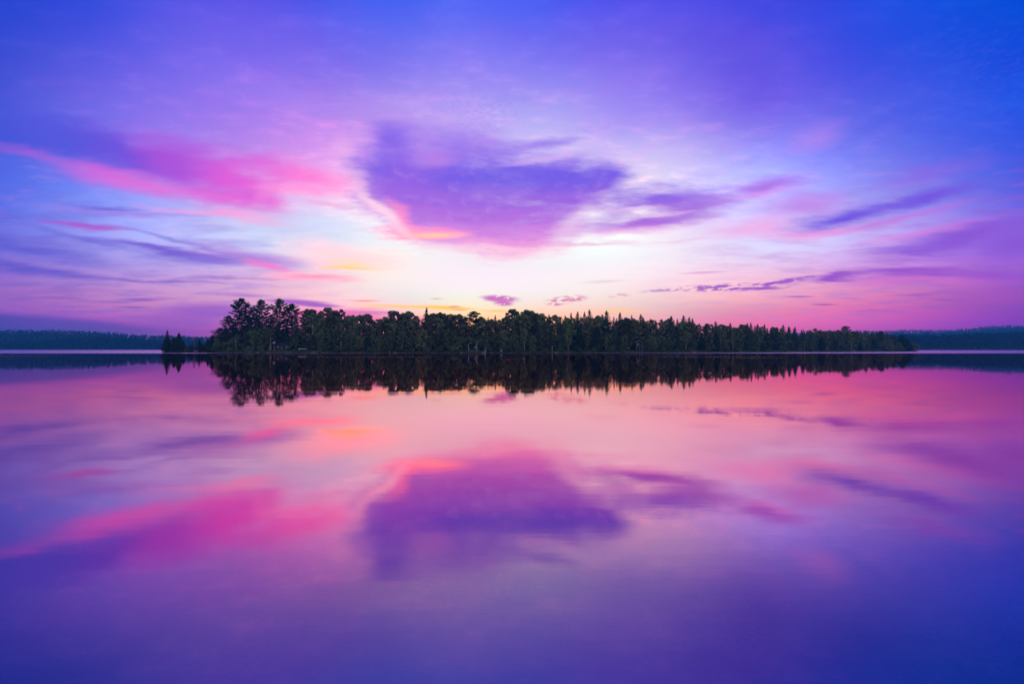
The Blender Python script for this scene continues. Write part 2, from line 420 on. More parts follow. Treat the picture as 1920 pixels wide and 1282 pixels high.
# the clouds trailing off to the right of it
layer(union([blob(1250, 374, 130, 26, 2, .15), blob(1235, 416, 120, 20, 4, .15), blob(1310, 392, 90, 28, 6, .1, 1, .9), blob(1160, 400, 70, 34, 30, .0, 1, .6)]), x2(elramp([(1250, 438, (236, 160, 234)), (1250, 412, (172, 112, 224)), (1250, 350, (140, 106, 232))])), .3)
layer(union([blob(1200, 388, 60, 5, 2, .1, 1, .6), blob(1180, 430, 70, 6, 4, .0, 1, .6), blob(1260, 401, 70, 5, 4, .0, 1, .5)]), lin((250, 206, 244)), .3)
layer(blob(1440, 355, 115, 17, 10, .0, 1, .9), lin((176, 112, 230)), .3)
layer(blob(1440, 366, 100, 8, 10, .0, 1, .6), lin((224, 142, 232)), .3)
layer(union([blob(1120, 453, 120, 6, 0, .0, 1, .7), blob(1290, 450, 80, 4, 3, .0, 1, .4)]), lin((240, 170, 222)), .3)
layer(blob(1430, 425, 120, 24, 8, .0, 1, .75), lin((246, 170, 230)), .3)
layer(blob(1500, 385, 120, 26, 6, .0, 1, .7), lin((196, 120, 226)), .35)
layer(blob(1540, 430, 150, 13, 9, -.2, 1, .8), lin((246, 142, 218)), .3)
layer(union([blob(1830, 480, 150, 12, 4, -.2, 1, .6), blob(1660, 490, 130, 8, 5, -.2, 1, .6), blob(1600, 470, 90, 6, 8, -.2, 1, .4)]), lin((170, 100, 214)), .3)
layer(union([blob(1590, 400, 150, 20, 13, .0), blob(1730, 364, 130, 17, 14, .0, 1, .95)]), lin((116, 86, 226)), .25)
layer(blob(1680, 405, 170, 10, 13, .0, 1, .6), lin((190, 110, 224)), .3)
layer(union([blob(1800, 445, 190, 30, 10, .0), blob(1690, 468, 130, 14, 8, .0, 1, .8), blob(1900, 455, 90, 22, 8, .0, 1, .9)]), lin((142, 88, 216)), .35)
layer(blob(1710, 438, 180, 13, 10, -.4, 1, .65), lin((226, 124, 218)), .3)
layer(union([blob(1700, 513, 190, 13, 2, .1), blob(1880, 515, 110, 16, 0, .1), blob(1560, 522, 60, 6, 4, .1)]), lin((160, 88, 208)), .35)
layer(blob(1720, 528, 190, 9, 2, 0, 1, .7), lin((216, 108, 206)), .3)
layer(blob(1860, 550, 120, 16, 0, 0, 1, .5), lin((176, 88, 200)), .3)
# small broken flecks, lower right
fl = W.mr(NFL, .47, .56)
layer(W.m('MULTIPLY', union([blob(1370, 539, 120, 8, 2, .5, 0), blob(1460, 529, 70, 6, 8, .5, 0), blob(1250, 544, 60, 4, 3, .3, 0, .7)]), fl), lin((174, 106, 202)))
layer(W.m('MULTIPLY', union([blob(1470, 528, 44, 4, 9, .5, 0, .95), blob(1340, 537, 34, 3, 2, .5, 0, .9), blob(1420, 541, 50, 3, 0, .5, 0, .9), blob(1518, 519, 14, 2.5, 4, .4, 0, .9)]), W.mr(NFL, .36, .46)), lin((164, 96, 204)))
layer(blob(1130, 528, 50, 4, 3, .0, 0, .4), lin((220, 176, 214)))
layer(blob(1320, 511, 55, 3.0, 3, .0, 0, .7), lin((226, 146, 214)))
layer(union([blob(1500, 556, 34, 2, 0, .1, 0, .9), blob(1545, 571, 30, 2, 0, .1, 0, .9), blob(1730, 549, 60, 3, 3, .0, 1, .6), blob(1810, 577, 70, 3, 0, .0, 1, .6), blob(1650, 584, 60, 2.5, 0, .0, 1, .5), blob(1780, 560, 60, 3, 2, .0, 1, .5)]), lin((158, 86, 196)), .3)
layer(W.m('MULTIPLY', union([blob(937, 560, 38, 7, -3, .5, 0), blob(944, 569, 20, 5, -2, .4, 0)]), W.mr(NFL, .34, .46)), lin((218, 120, 200)))
layer(W.m('MULTIPLY', union([blob(1062, 562, 40, 8, 6, .5, 0), blob(1040, 571, 16, 3, 2, .3, 0), blob(1160, 554, 22, 4, 5, .3, 0, .7)]), W.mr(NFL, .44, .54)), lin((232, 140, 180)))
# bands above the horizon, left
layer(union([blob(60, 616, 330, 26, -3, .62, 0, .9)]), azramp([(-80, (84, 72, 180)), (120, (108, 80, 188)), (400, (168, 88, 194))], 600), .12)
layer(union([blob(400, 582, 100, 15, 0, .4, 0, .8), blob(340, 600, 100, 20, 0, .3, 0, .7)]), lin((164, 98, 206)), .25)
layer(blob(450, 553, 60, 4, -2, .2, 0, .7), lin((186, 124, 210)))
layer(union([blob(560, 567, 66, 6, -3, .35, 0, .95), blob(600, 573, 46, 4, -2, .35, 0, .9)]), lin((176, 102, 204)), .15)
layer(blob(620, 590, 120, 14, 0, .2, 0, .8), lin((252, 96, 190)), .3)
layer(blob(760, 600, 130, 10, 0, .2, 0, .6), lin((252, 110, 176)), .3)
layer(blob(700, 586, 70, 5, -1, .1, 0, .6), lin((200, 108, 196)), .2)
layer(union([blob(120, 559, 50, 3.5, -1, .1, 0, .6), blob(262, 562, 46, 4, 0, .1, 0, .8), blob(250, 576, 40, 3, 0, .1, 0, .7), blob(200, 566, 60, 3, 0, 0, 0, .5)]), lin((140, 92, 196)))
layer(union([blob(760, 575, 100, 4, -2, .1, 0, .8), blob(840, 577, 60, 5, -3, .2, 0, 1.0), blob(935, 583, 40, 3, 0, .1, 0, .8), blob(1160, 583, 70, 4, 0, .0, 0, .6)]), lin((292, 214, 96)), .2)
layer(union([blob(684, 564, 34, 2.2, 0, .1, 0, .95), blob(690, 578, 40, 2, 0, .1, 0, .6)]), lin((280, 160, 130)))
layer(union([blob(852, 575, 14, 1.8, 0, .2, 0, .8), blob(862, 581, 18, 1.6, 0, .2, 0, .6), blob(818, 560, 14, 1.5, 0, .2, 0, .6)]), lin((222, 140, 140)))
#END_CLOUDS

# the sky stands beyond the lake haze, which dims it near the horizon
TAN = W.m('TANGENT', W.m('MULTIPLY', W.m('MAXIMUM', EL, .8), .0174533))
PATH = W.m('DIVIDE', 1.0, W.m('ADD', W.m('DIVIDE', TAN, 108.0), 1 / 2800.0))
GAIN = W.m('EXPONENT', W.m('MULTIPLY', PATH, HAZE_DENSITY))
gm1 = W.m('SUBTRACT', GAIN, 1.0)
gc = W.n('ShaderNodeCombineColor')
for i_ in range(3):
    W.link(GAIN, gc.inputs[i_])
sky = W.mix(1.0, sky, gc.outputs[0], 'MULTIPLY')
hc = W.n('ShaderNodeCombineColor')
for i_, v_ in enumerate((.02, .07, .24)):
    W.link(W.m('MULTIPLY', gm1, v_), hc.inputs[i_])
sky = W.mix(1.0, sky, hc.outputs[0], 'SUBTRACT')
sky = W.mix(1.0, sky, (.001, .001, .001), 'LIGHTEN')

bg = W.n('ShaderNodeBackground')
bg.inputs['Strength'].default_value = 1.0
W.link(sky, bg.inputs['Color'])
wo = W.n('ShaderNodeOutputWorld')
W.link(bg.outputs[0], wo.inputs['Surface'])
world.cycles.sampling_method = 'MANUAL'
world.cycles.sample_map_resolution = 512

# ------------------------------------------------------------------ sun, just clearing the horizon behind the wooded island
sd = bpy.data.lights.new('sun', 'SUN')
sd.energy = 0.25
sd.angle = R(0.5)
sd.color = (1.0, .62, .38)
sun = bpy.data.objects.new('sun', sd)
COL.objects.link(sun)
sdir = Vector((math.sin(R(-3)) * math.cos(R(0.8)), math.cos(R(-3)) * math.cos(R(0.8)), math.sin(R(0.8))))
sun.rotation_euler = sdir.to_track_quat('Z', 'Y').to_euler()

# ------------------------------------------------------------------ helpers
def tag(o, label=None, cat=None, group=None, kind=None):
    if label: o['label'] = label
    if cat: o['category'] = cat
    if group: o['group'] = group
    if kind: o['kind'] = kind
    return o


def empty(name, loc, rz=0.0, sc=(1, 1, 1)):
    o = bpy.data.objects.new(name, None)
    o.empty_display_size = 0.5
    o.location = loc
    o.rotation_euler = (0, 0, rz)
    o.scale = sc
    COL.objects.link(o)
    return o


class MB:
    def __init__(self):
        self.v = []
        self.f = []

    def face(self, pts):
        b = len(self.v)
        self.v += [tuple(p) for p in pts]
        self.f.append(tuple(range(b, b + len(pts))))

    def box(self, x0, x1, y0, y1, z0, z1):
        b = len(self.v)
        self.v += [(x, y, z) for z in (z0, z1) for y in (y0, y1) for x in (x0, x1)]
        for q in ((0, 2, 3, 1), (4, 5, 7, 6), (0, 1, 5, 4), (2, 6, 7, 3), (0, 4, 6, 2), (1, 3, 7, 5)):
            self.f.append(tuple(b + i for i in q))

    def tube(self, pts, radii, n=6):
        b = len(self.v)
        for i, (p, r) in enumerate(zip(pts, radii)):
            p = Vector(p)
            q = Vector(pts[min(i + 1, len(pts) - 1)]) - Vector(pts[max(i - 1, 0)])
            q.normalize()
            ax = q.cross(Vector((0.3, 1, 0.1))).normalized()
            ay = q.cross(ax)
            for k in range(n):
                t = 2 * math.pi * k / n
                self.v.append(tuple(p + ax * (r * math.cos(t)) + ay * (r * math.sin(t))))
        for i in range(len(pts) - 1):
            for k in range(n):
                a = b + i * n + k
                c = b + i * n + (k + 1) % n
                self.f.append((a, c, c + n, a + n))
        self.f.append(tuple(b + k for k in range(n))[::-1])
        self.f.append(tuple(b + (len(pts) - 1) * n + k for k in range(n)))

    def bar(self, p, q, r, n=4):
        self.tube([p, q], [r, r], n)

    def mesh(self, name, mat, smooth=False):
        m = bpy.data.meshes.new(name)
        m.from_pydata(self.v, [], self.f)
        if mat: m.materials.append(mat)
        if smooth:
            m.shade_smooth()
        m.update()
        return m

    def build(self, name, mat, parent=None, smooth=False):
        o = bpy.data.objects.new(name, self.mesh(name, mat, smooth))
        COL.objects.link(o)
        if parent: o.parent = parent
        return o


def material(name, col, rough=.9, spec=.2, var=None, scale=1.0, objvar=0.0, bump=0.0, metallic=0.0):
    """principled surface whose colour wanders between col and var, plus a per-object shift"""
    m = bpy.data.materials.new(name)
    m.use_nodes = True
    t = NT(m.node_tree)
    p = m.node_tree.nodes['Principled BSDF']
    p.inputs['Roughness'].default_value = rough
    p.inputs['Metallic'].default_value = metallic
    p.inputs['Specular IOR Level'].default_value = spec
    c = (*col, 1)
    if var:
        tcn = t.n('ShaderNodeTexCoord')
        nz = t.noise(tcn.outputs['Object'], scale, 5, .6)
        c = t.mix(t.mr(nz, .35, .65), col, var)
        if bump:
            b = t.n('ShaderNodeBump')
            b.inputs['Strength'].default_value = bump
            b.inputs['Distance'].default_value = .1
            t.link(nz, b.inputs['Height'])
            t.link(b.outputs[0], p.inputs['Normal'])
    if objvar:
        oi = t.n('ShaderNodeObjectInfo')
        hs = t.n('ShaderNodeHueSaturation')
        t.put(hs.inputs['Hue'], t.m('MULTIPLY_ADD', oi.outputs['Random'], .10 * objvar, .5 - .05 * objvar))
        t.put(hs.inputs['Value'], t.m('MULTIPLY_ADD', t.m('FRACT', t.m('MULTIPLY', oi.outputs['Random'], 7.31)), 1.1 * objvar, 1 - .55 * objvar))
        t.put(hs.inputs['Saturation'], t.m('MULTIPLY_ADD', t.m('FRACT', t.m('MULTIPLY', oi.outputs['Random'], 13.7)), .5 * objvar, 1 - .25 * objvar))
        t.put(hs.inputs['Color'], c)
        c = hs.outputs[0]
    t.put(p.inputs['Base Color'], c)
    return m


M = {}
M['pine_leaf'] = material('pine_needles', (.026, .060, .048), var=(.075, .115, .075), scale=.5, objvar=.5)
M['spruce_leaf'] = material('spruce_needles', (.036, .070, .048), var=(.085, .120, .075), scale=.5, objvar=.6)
M['maple_leaf'] = material('broad_leaves', (.078, .108, .052), var=(.170, .195, .095), scale=.4, objvar=.8)
M['birch_leaf'] = material('birch_leaves', (.090, .130, .062), var=(.17, .20, .11), scale=.5, objvar=.5)
M['oak_leaf'] = material('red_tinged_leaves', (.080, .078, .055), var=(.150, .135, .090), scale=.4, objvar=.5)
M['bush_leaf'] = material('shrub_leaves', (.056, .085, .042), var=(.125, .150, .070), scale=.8, objvar=.7)
M['cedar_and_silhouette_leaf'] = material('cedar_and_silhouette_leaves', (.014, .032, .020), var=(.022, .044, .024), scale=.8, objvar=.4)  # cedar colour; also painted on the spit's other trees as backlit shade
M['bark'] = material('bark', (.055, .045, .038), var=(.10, .085, .07), scale=2.0, bump=.4)
M['birch_bark'] = material('birch_bark', (.62, .60, .58), var=(.30, .28, .27), scale=1.6)
M['dead_wood'] = material('dead_wood', (.20, .18, .17), var=(.12, .11, .10), scale=1.5)
M['rock'] = material('shore_rock', (.20, .19, .20), var=(.10, .095, .10), scale=1.3, bump=.6, objvar=.4)
M['dark_rock'] = material('wet_rock', (.030, .028, .028), var=(.055, .05, .05), scale=1.3, bump=.6)
M['soil'] = material('island_ground', (.030, .032, .020), var=(.055, .062, .028), scale=.15)
M['trim'] = material('white_painted_wood', (.40, .41, .52), var=(.26, .27, .36), scale=3)
M['siding'] = material('slate_blue_boards', (.035, .036, .06), var=(.05, .05, .085), scale=2)
M['shingle'] = material('dark_shingles', (.05, .05, .06), var=(.08, .08, .09), scale=4)
M['deck'] = material('weathered_planks', (.26, .24, .24), var=(.18, .17, .17), scale=3)
M['blue_plastic'] = material('blue_plastic', (.06, .14, .48), rough=.4)
M['violet_plastic'] = material('purple_plastic', (.12, .08, .36), rough=.4)
M['canvas'] = material('pale_canvas', (.38, .36, .50), rough=.8)
M['metal'] = material('galvanised_metal', (.55, .56, .6), rough=.4, metallic=.6)
M['hull'] = material('white_hull', (.36, .38, .48), rough=.35)
M['leaf_float'] = material('floating_leaf', (.55, .45, .36), var=(.42, .30, .22), scale=8)
M['glass'] = material('window_glass', (.05, .06, .08), rough=.08, spec=.8)

# ------------------------------------------------------------------ tree prototypes (unit: metres, real size at scale 1)
def rnd_unit(r):
    while True:
        v = Vector((r.uniform(-1, 1), r.uniform(-1, 1), r.uniform(-1, 1)))
        if .05 < v.length < 1:
            return v.normalized()


def leaf(mb, p, nrm, s, r):
    """one small bent leaf clump facing roughly along nrm"""
    nrm = (nrm + rnd_unit(r) * .75).normalized()
    a = nrm.cross(rnd_unit(r)).normalized()
    b = nrm.cross(a)
    p = Vector(p)
    k = r.uniform(.6, 1.25)
    s1, s2 = s * k, s * k * r.uniform(.5, .9)
    mb.face([p - a * s1, p - b * s2 + nrm * s * .15, p + a * s1 * r.uniform(.7, 1.1), p + b * s2 - nrm * s * .1])


def broadleaf(seed, H=15.0, W_=8.6, lobes=44, per=95, leafs=.36, base=.06, gap=.0):
    r = random.Random(seed)
    tr = MB()
    cr = MB()
    lean = Vector((r.uniform(-.5, .5), r.uniform(-.5, .5), 0))
    tp = [Vector((0, 0, -.6)), Vector((0, 0, H * .2)) + lean * .3, Vector((0, 0, H * .5)) + lean, Vector((0, 0, H * .86)) + lean * 1.4]
    tr.tube(tp, [H * .017, H * .013, H * .009, .04])
    z0 = H * base
    for i in range(lobes):
        u = (i + .5) / lobes
        z = z0 + (H - z0) * (u ** .85) * .93
        t = (z - z0) / (H - z0)
        rad = W_ * .5 * math.sin(math.pi * min(.98, .24 + .70 * t)) ** .6
        a = i * 2.4 + r.uniform(-.6, .6)
        rr = rad * r.uniform(.25, .92) * (1 if i < lobes - 2 else .3)
        lr = W_ * r.uniform(.09, .18) * (1.0 - .25 * t)
        c = Vector((rr * math.cos(a), rr * math.sin(a), min(z, H - lr * .8)))
        q = Vector((0, 0, c.z - rr * .6)) + lean * (c.z / H)
        if i % 2 == 0 and q.z > H * .12:
            tr.tube([q, (q + c) * .5 + Vector((0, 0, .2)), c], [H * .006, H * .004, .03], 5)
        sq = r.uniform(.6, .85)
        for k in range(per):
            n = rnd_unit(r)
            if n.z < -.35 and r.random() < .6: n.z = -n.z
            d = lr * (r.uniform(.72, 1.12) if r.random() < .8 else r.uniform(.2, .8))
            bump = 1 + .3 * mnoise.noise(n * 2.3 + Vector((i * 3.1, seed, 0)))
            p = c + Vector((n.x, n.y, n.z * sq)) * d * bump
            leaf(cr, p, n, leafs, r)
    return tr, cr


def spruce(seed, H=15.0, W_=7.2, levels=28, bare=.05, leafs=.38, dense=1.0):
    r = random.Random(seed)
    tr = MB()
    cr = MB()
    tr.tube([(0, 0, -.6), (0, 0, H * .5), (0, 0, H * .985)], [H * .013, H * .008, .02])
    for i in range(levels):
        t = i / (levels - 1)
        z = H * (bare + (1 - bare) * t ** .92)
        rad = W_ * .5 * ((1 - t) ** .78) * (0.6 + .4 * min(1, t * 6 + .4)) * r.uniform(.74, 1.15) + .16
        nb = max(6, int((10 - 3 * t) * dense))
        a0 = r.uniform(0, 6.28)
        for b in range(nb):
            a = a0 + 6.283 * b / nb + r.uniform(-.25, .25)
            L = rad * r.uniform(.7, 1.12)
            dr = L * r.uniform(.12, .34)
            steps = max(2, int(L / .28))
            for k in range(steps):
                s = (k + r.random()) / steps
                wd = .28 * L * (1 - s) + .08
                for side in (-1, 1, 0):
                    o = side * wd * r.uniform(.3, 1)
                    p = Vector((math.cos(a) * L * s - math.sin(a) * o, math.sin(a) * L * s + math.cos(a) * o,
                                z - dr * s * s - .08 * abs(side) + .12 * (s > .85)))
                    leaf(cr, p, Vector((math.cos(a) * .8, math.sin(a) * .8, .8)), leafs * (1.05 - .42 * t), r)
    for k in range(22):
        q = .07 * k
        leaf(cr, (r.uniform(-.22, .22) * q, r.uniform(-.22, .22) * q, H - q), Vector((r.uniform(-1, 1), r.uniform(-1, 1), 0)), .12 + .010 * k, r)
    return tr, cr


def white_pine(seed, H=26.0, W_=12.5, base=.08, n=104):
    r = random.Random(seed)
    tr = MB()
    cr = MB()
    sway = Vector((r.uniform(-.5, .5), r.uniform(-.5, .5), 0))
    def axis(z):
        return sway * math.sin(z / H * 2.6) + Vector((0, 0, z))
    tr.tube([axis(z) for z in (-.6, H * .3, H * .6, H * .97)], [H * .017, H * .013, H * .008, .05])
    for i in range(n):
        t = (i + r.random() * .8) / n
        z = H * (base + (1 - base) * t ** .95)
        prof = (0.55 + .45 * math.sin(math.pi * min(1, t * 1.1 + .12))) if t < .7 else max(.10, 1.12 * (1 - t) / .30 * .82 + .10)
        L = W_ * .5 * prof * r.uniform(.55, 1.12)
        a = i * 2.399 + r.uniform(-.4, .4)
        rise = L * (.10 + .35 * t) * r.uniform(.5, 1.3)
        p0 = axis(z)
        dv = Vector((math.cos(a), math.sin(a), 0))
        sv = Vector((-math.sin(a), math.cos(a), 0))
        end = p0 + dv * L + Vector((0, 0, rise))
        tr.tube([p0, p0 + dv * L * .5 + Vector((0, 0, rise * .25)), end], [.07 + .004 * H * (1 - t), .06, .02], 4)
        plumes = max(3, int(L * 1.5))
        for k in range(plumes):
            s = .35 + .65 * (k + r.random()) / plumes
            c = p0 + dv * L * s + Vector((0, 0, rise * s * s + .12)) + sv * r.uniform(-.3, .3) * L * (1.15 - s)
            pr = r.uniform(.45, .85)
            for q in range(20):
                m_ = rnd_unit(r)
                p = c + Vector((m_.x * pr, m_.y * pr, abs(m_.z) * pr * .45))
                leaf(cr, p, Vector((m_.x * .7, m_.y * .7, 1)), .33, r)
    return tr, cr


def bush(seed, H=3.0, W_=4.5):
    r = random.Random(seed)
    tr = MB()
    cr = MB()
    for k in range(5):
        a = k * 1.26
        tr.tube([(0, 0, -.3), (math.cos(a) * .4, math.sin(a) * .4, H * .35), (math.cos(a) * W_ * .25, math.sin(a) * W_ * .25, H * .75)], [.06, .05, .02], 5)
    for i in range(9):
        a = i * 2.4
        rr = W_ * .5 * r.uniform(.1, .65)
        lr = H * r.uniform(.28, .42)
        c = Vector((rr * math.cos(a), rr * math.sin(a), max(lr * .6, H * r.uniform(.3, .9) - lr * .6)))
        for k in range(85):
            n = rnd_unit(r)
            p = c + n * lr * r.uniform(.6, 1.1)
            if p.z < -.1: p.z = -p.z
            leaf(cr, p, n, .17, r)
    return tr, cr


def cedar(seed, H=9.0, W_=4.4):
    r = random.Random(seed)
    tr = MB()
    cr = MB()
    tr.tube([(0, 0, -.5), (0, 0, H * .5), (0, 0, H * .95)], [.16, .10, .03])
    for i in range(2600):
        t = r.random() ** 1.25
        z = H * (.02 + .98 * t)
        rad = W_ * .5 * (1 - t) ** .62 * min(1, .62 + t * 3)
        a = r.uniform(0, 6.283)
        k = 1 + .32 * mnoise.noise(Vector((math.cos(a) * 1.6, math.sin(a) * 1.6, z * .7 + seed)))
        q = rad * k * (r.uniform(.75, 1.05) if r.random() < .75 else r.uniform(.1, .8))
        leaf(cr, (q * math.cos(a), q * math.sin(a), z), Vector((math.cos(a), math.sin(a), .4)), .20, r)
    return tr, cr


def dead_tree(seed, H=8.0):
    r = random.Random(seed)
    tr = MB()
    cr = MB()
    tr.tube([(0, 0, -.4), (.05, 0, H * .5), (0, 0, H)], [.20, .14, .05])
    for i in range(26):
        z = H * (.18 + .78 * i / 26)
        a = i * 2.4
        L = (1 - i / 30) * 1.5 * r.uniform(.6, 1.1)
        e = Vector((math.cos(a) * L, math.sin(a) * L, z - .1 * L))
        tr.tube([(0, 0, z), e], [.045, .015], 4)
        for q in range(12 if i % 3 else 26):
            s = r.uniform(.4, 1)
            leaf(cr, Vector((0, 0, z)).lerp(e, s) + rnd_unit(r) * .12, Vector((0, 0, 1)), .11, r)
    return tr, cr


PROTO = {}


def proto(key, builder, seeds, leafmat, barkmat, H, **kw):
    out = []
    for s in seeds:
        t, c = builder(s, H=H, **kw)
        out.append((t.mesh('trunk', barkmat, True), c.mesh('crown', leafmat), H))
    PROTO[key] = out


proto('maple', broadleaf, (1, 2, 3, 4), M['maple_leaf'], M['bark'], 15.0)
proto('oak', broadleaf, (11, 12), M['oak_leaf'], M['bark'], 15.0, W_=9.4, lobes=48, base=.08)
proto('poplar', broadleaf, (21, 22), M['maple_leaf'], M['bark'], 16.0, W_=5.8, lobes=28, per=95, leafs=.35)
proto('birch', broadleaf, (31, 32), M['birch_leaf'], M['birch_bark'], 13.0, W_=6.2, lobes=24, per=85, leafs=.28, base=.28)
proto('spruce', spruce, (41, 42, 43), M['spruce_leaf'], M['bark'], 15.0)
proto('hemlock', spruce, (51, 52), M['spruce_leaf'], M['bark'], 15.0, W_=8.6, levels=26, bare=.04, leafs=.40)
proto('pine', white_pine, (61, 62, 63), M['pine_leaf'], M['bark'], 26.0)
proto('young_pine', white_pine, (71, 72), M['pine_leaf'], M['bark'], 14.0, W_=8.0, n=48, base=.06)
proto('bush', bush, (81, 82, 83), M['bush_leaf'], M['bark'], 3.0)
proto('cedar', cedar, (91, 92), M['cedar_and_silhouette_leaf'], M['bark'], 9.0)
proto('snag', dead_tree, (95,), M['cedar_and_silhouette_leaf'], M['dead_wood'], 8.0)  # twigs in the dark leaf colour, silhouette painted in

proto('spit_spruce', spruce, (44, 45), M['cedar_and_silhouette_leaf'], M['bark'], 15.0)  # spruce in darker leaves: its backlit silhouette is put into the colour
proto('spit_bush', bush, (84, 85), M['cedar_and_silhouette_leaf'], M['bark'], 3.0)  # shrub darkened the same way, shade painted into the leaves
KIND = {'spit_spruce': ('spruce_tree', 'spruce'), 'spit_bush': ('shore_shrub', 'shrub'), 'maple': ('maple_tree', 'maple'), 'oak': ('oak_tree', 'oak'), 'poplar': ('poplar_tree', 'poplar'), 'birch': ('birch_tree', 'birch'),
        'spruce': ('spruce_tree', 'spruce'), 'hemlock': ('hemlock_tree', 'hemlock'), 'pine': ('white_pine', 'tall pine'),
        'young_pine': ('young_pine', 'young pine'), 'bush': ('shore_shrub', 'shrub'), 'cedar': ('cedar_tree', 'cedar'), 'snag': ('bare_spruce', 'bare spruce')}

# ------------------------------------------------------------------ island shore line: depth from the camera by photo column
SHORE = [(300, 226), (385, 224), (430, 214), (560, 206), (760, 201), (900, 199), (1060, 203), (1200, 216), (1330, 238), (1450, 262), (1560, 292), (1650, 322), (1717, 348)]


def depth(px):
    if px <= SHORE[0][0]: return SHORE[0][1]
    for (a, da), (b, db) in zip(SHORE, SHORE[1:]):
        if px <= b:
            return da + (db - da) * (px - a) / (b - a)
    return SHORE[-1][1]


def wx(px, d):
    return (px - 960) / F * d


def ground_z(px, off):
    """height of the island's ground at off metres behind its shore line"""
    if px < 392:                       # low rocky spit
        return .35
    k = min(1.0, (px - 392) / 50, max(.0, (1722 - px) / 60))
    return .25 + (1.0 * min(1, off / 5) + 2.2 * min(1, max(0, off - 5) / 30)) * k


def top_height(px, py, off):
    d = depth(px) + off
    return (HOR - py) / F * d + CAMH - ground_z(px, off), d


# ------------------------------------------------------------------ water
def water_mat():
    m = bpy.data.materials.new('lake_water')
    m.use_nodes = True
    nt = m.node_tree
    nt.nodes.clear()
    t = NT(nt)
    geo = t.n('ShaderNodeNewGeometry')
    P = geo.outputs['Position']
    sp = t.n('ShaderNodeSeparateXYZ')
    t.link(P, sp.inputs[0])
    x, y = sp.outputs[0], sp.outputs[1]
    # breeze-ruffled water beyond the sheltered calm, and a few wind streaks
    wob = t.noise(t.vm('MULTIPLY', P, (.004, .02, 0)), 1.0, 3, .5)
    yy = t.m('ADD', y, t.m('MULTIPLY', t.m('SUBTRACT', wob, .5), 14.0))
    far = t.mr(yy, 178, 192)
    st = t.noise(t.vm('MULTIPLY', P, (.010, .16, 0)), 1.0, 3, .5)
    streak = t.m('MULTIPLY', t.mr(st, .63, .70), t.m('MULTIPLY', t.mr(y, 60, 90), .6))
    ruff = t.m('MAXIMUM', far, streak)
    rough = t.m('ADD', t.mr(ruff, 0, 1, .0, .24, smooth=False, hard=True), t.m('MULTIPLY', t.mr(y, 2, 40, .045, .010, smooth=False, hard=True), t.mr(t.noise(t.vm('MULTIPLY', P, (.12, .9, 0)), 1.0, 3, .5), .35, .65, .6, 1.7)))
    # gentle long ripples
    r1 = t.noise(t.vm('MULTIPLY', P, (.35, 2.2, 0)), 1.0, 3, .5)
    r2 = t.noise(t.vm('MULTIPLY', P, (.05, .25, 0)), 1.0, 2, .5)
    hgt = t.m('ADD', t.m('MULTIPLY', r1, .0010), t.m('MULTIPLY', r2, .004))
    bp = t.n('ShaderNodeBump')
    bp.inputs['Strength'].default_value = 1.0
    bp.inputs['Distance'].default_value = 1.0
    t.link(hgt, bp.inputs['Height'])
    gl = t.n('ShaderNodeBsdfGlossy')
    lw = t.n('ShaderNodeLayerWeight')
    lw.inputs['Blend'].default_value = .5
    graze = t.mr(lw.outputs['Facing'], .55, 1.0, smooth=False, hard=True)
    tint = t.ramp(graze, WTINT, 'LINEAR')
    t.link(tint, gl.inputs['Color'])
    t.link(rough, gl.inputs['Roughness'])
    t.link(bp.outputs[0], gl.inputs['Normal'])
    tr = t.n('ShaderNodeBsdfTransparent')
    tr.inputs['Color'].default_value = (.72, .60, .70, 1)
    body = t.n('ShaderNodeBsdfDiffuse')
    body.inputs['Color'].default_value = (.030, .022, .030, 1)
    under = t.n('ShaderNodeMixShader')
    t.put(under.inputs[0], t.mr(y, 3, 26, .0, 1.0))
    t.link(tr.outputs[0], under.inputs[1])
    t.link(body.outputs[0], under.inputs[2])
    mx = t.n('ShaderNodeMixShader')
    t.put(mx.inputs[0], t.mr(graze, 0, .5, .70, .97, smooth=False, hard=True))
    t.link(under.outputs[0], mx.inputs[1])
    t.link(gl.outputs[0], mx.inputs[2])
    out = t.n('ShaderNodeOutputMaterial')
    t.link(mx.outputs[0], out.inputs['Surface'])
    return m


WTINT = [(0, (.62, .47, .56)), (.28, (.86, .42, .60)), (.55, (.88, .42, .52)), (.85, (.96, .56, .58)), (1, (.98, .66, .76))]
mb = MB()
XW, Y0, Y1 = 2900, -200, 2700
mb.face([(-XW, Y0, 0), (XW, Y0, 0), (XW, Y1, 0), (-XW, Y1, 0)])
tag(mb.build('lake_water', water_mat()), kind='structure')

# lake bed: sandy shallows with pebbles in front, falling away
def bed_mat():
    m = bpy.data.materials.new('lake_bed_sand')
    m.use_nodes = True
    t = NT(m.node_tree)
    p = m.node_tree.nodes['Principled BSDF']
    g = t.n('ShaderNodeNewGeometry')
    vor = t.n('ShaderNodeTexVoronoi')
    vor.inputs['Scale'].default_value = 9
    t.link(g.outputs['Position'], vor.inputs['Vector'])
    nz = t.noise(g.outputs['Position'], .9, 6, .62)
    nf = t.noise(g.outputs['Position'], 22, 3, .6)
    c = t.mix(t.mr(nz, .4, .65), (.07, .05, .05), (.62, .42, .40))
    c = t.mix(t.mr(vor.outputs['Distance'], .15, .4), (.46, .36, .36), c)
    c = t.mix(t.mr(nf, .35, .7), (.12, .09, .10), c)
    t.put(p.inputs['Base Color'], c)
    p.inputs['Roughness'].default_value = 1
    return m


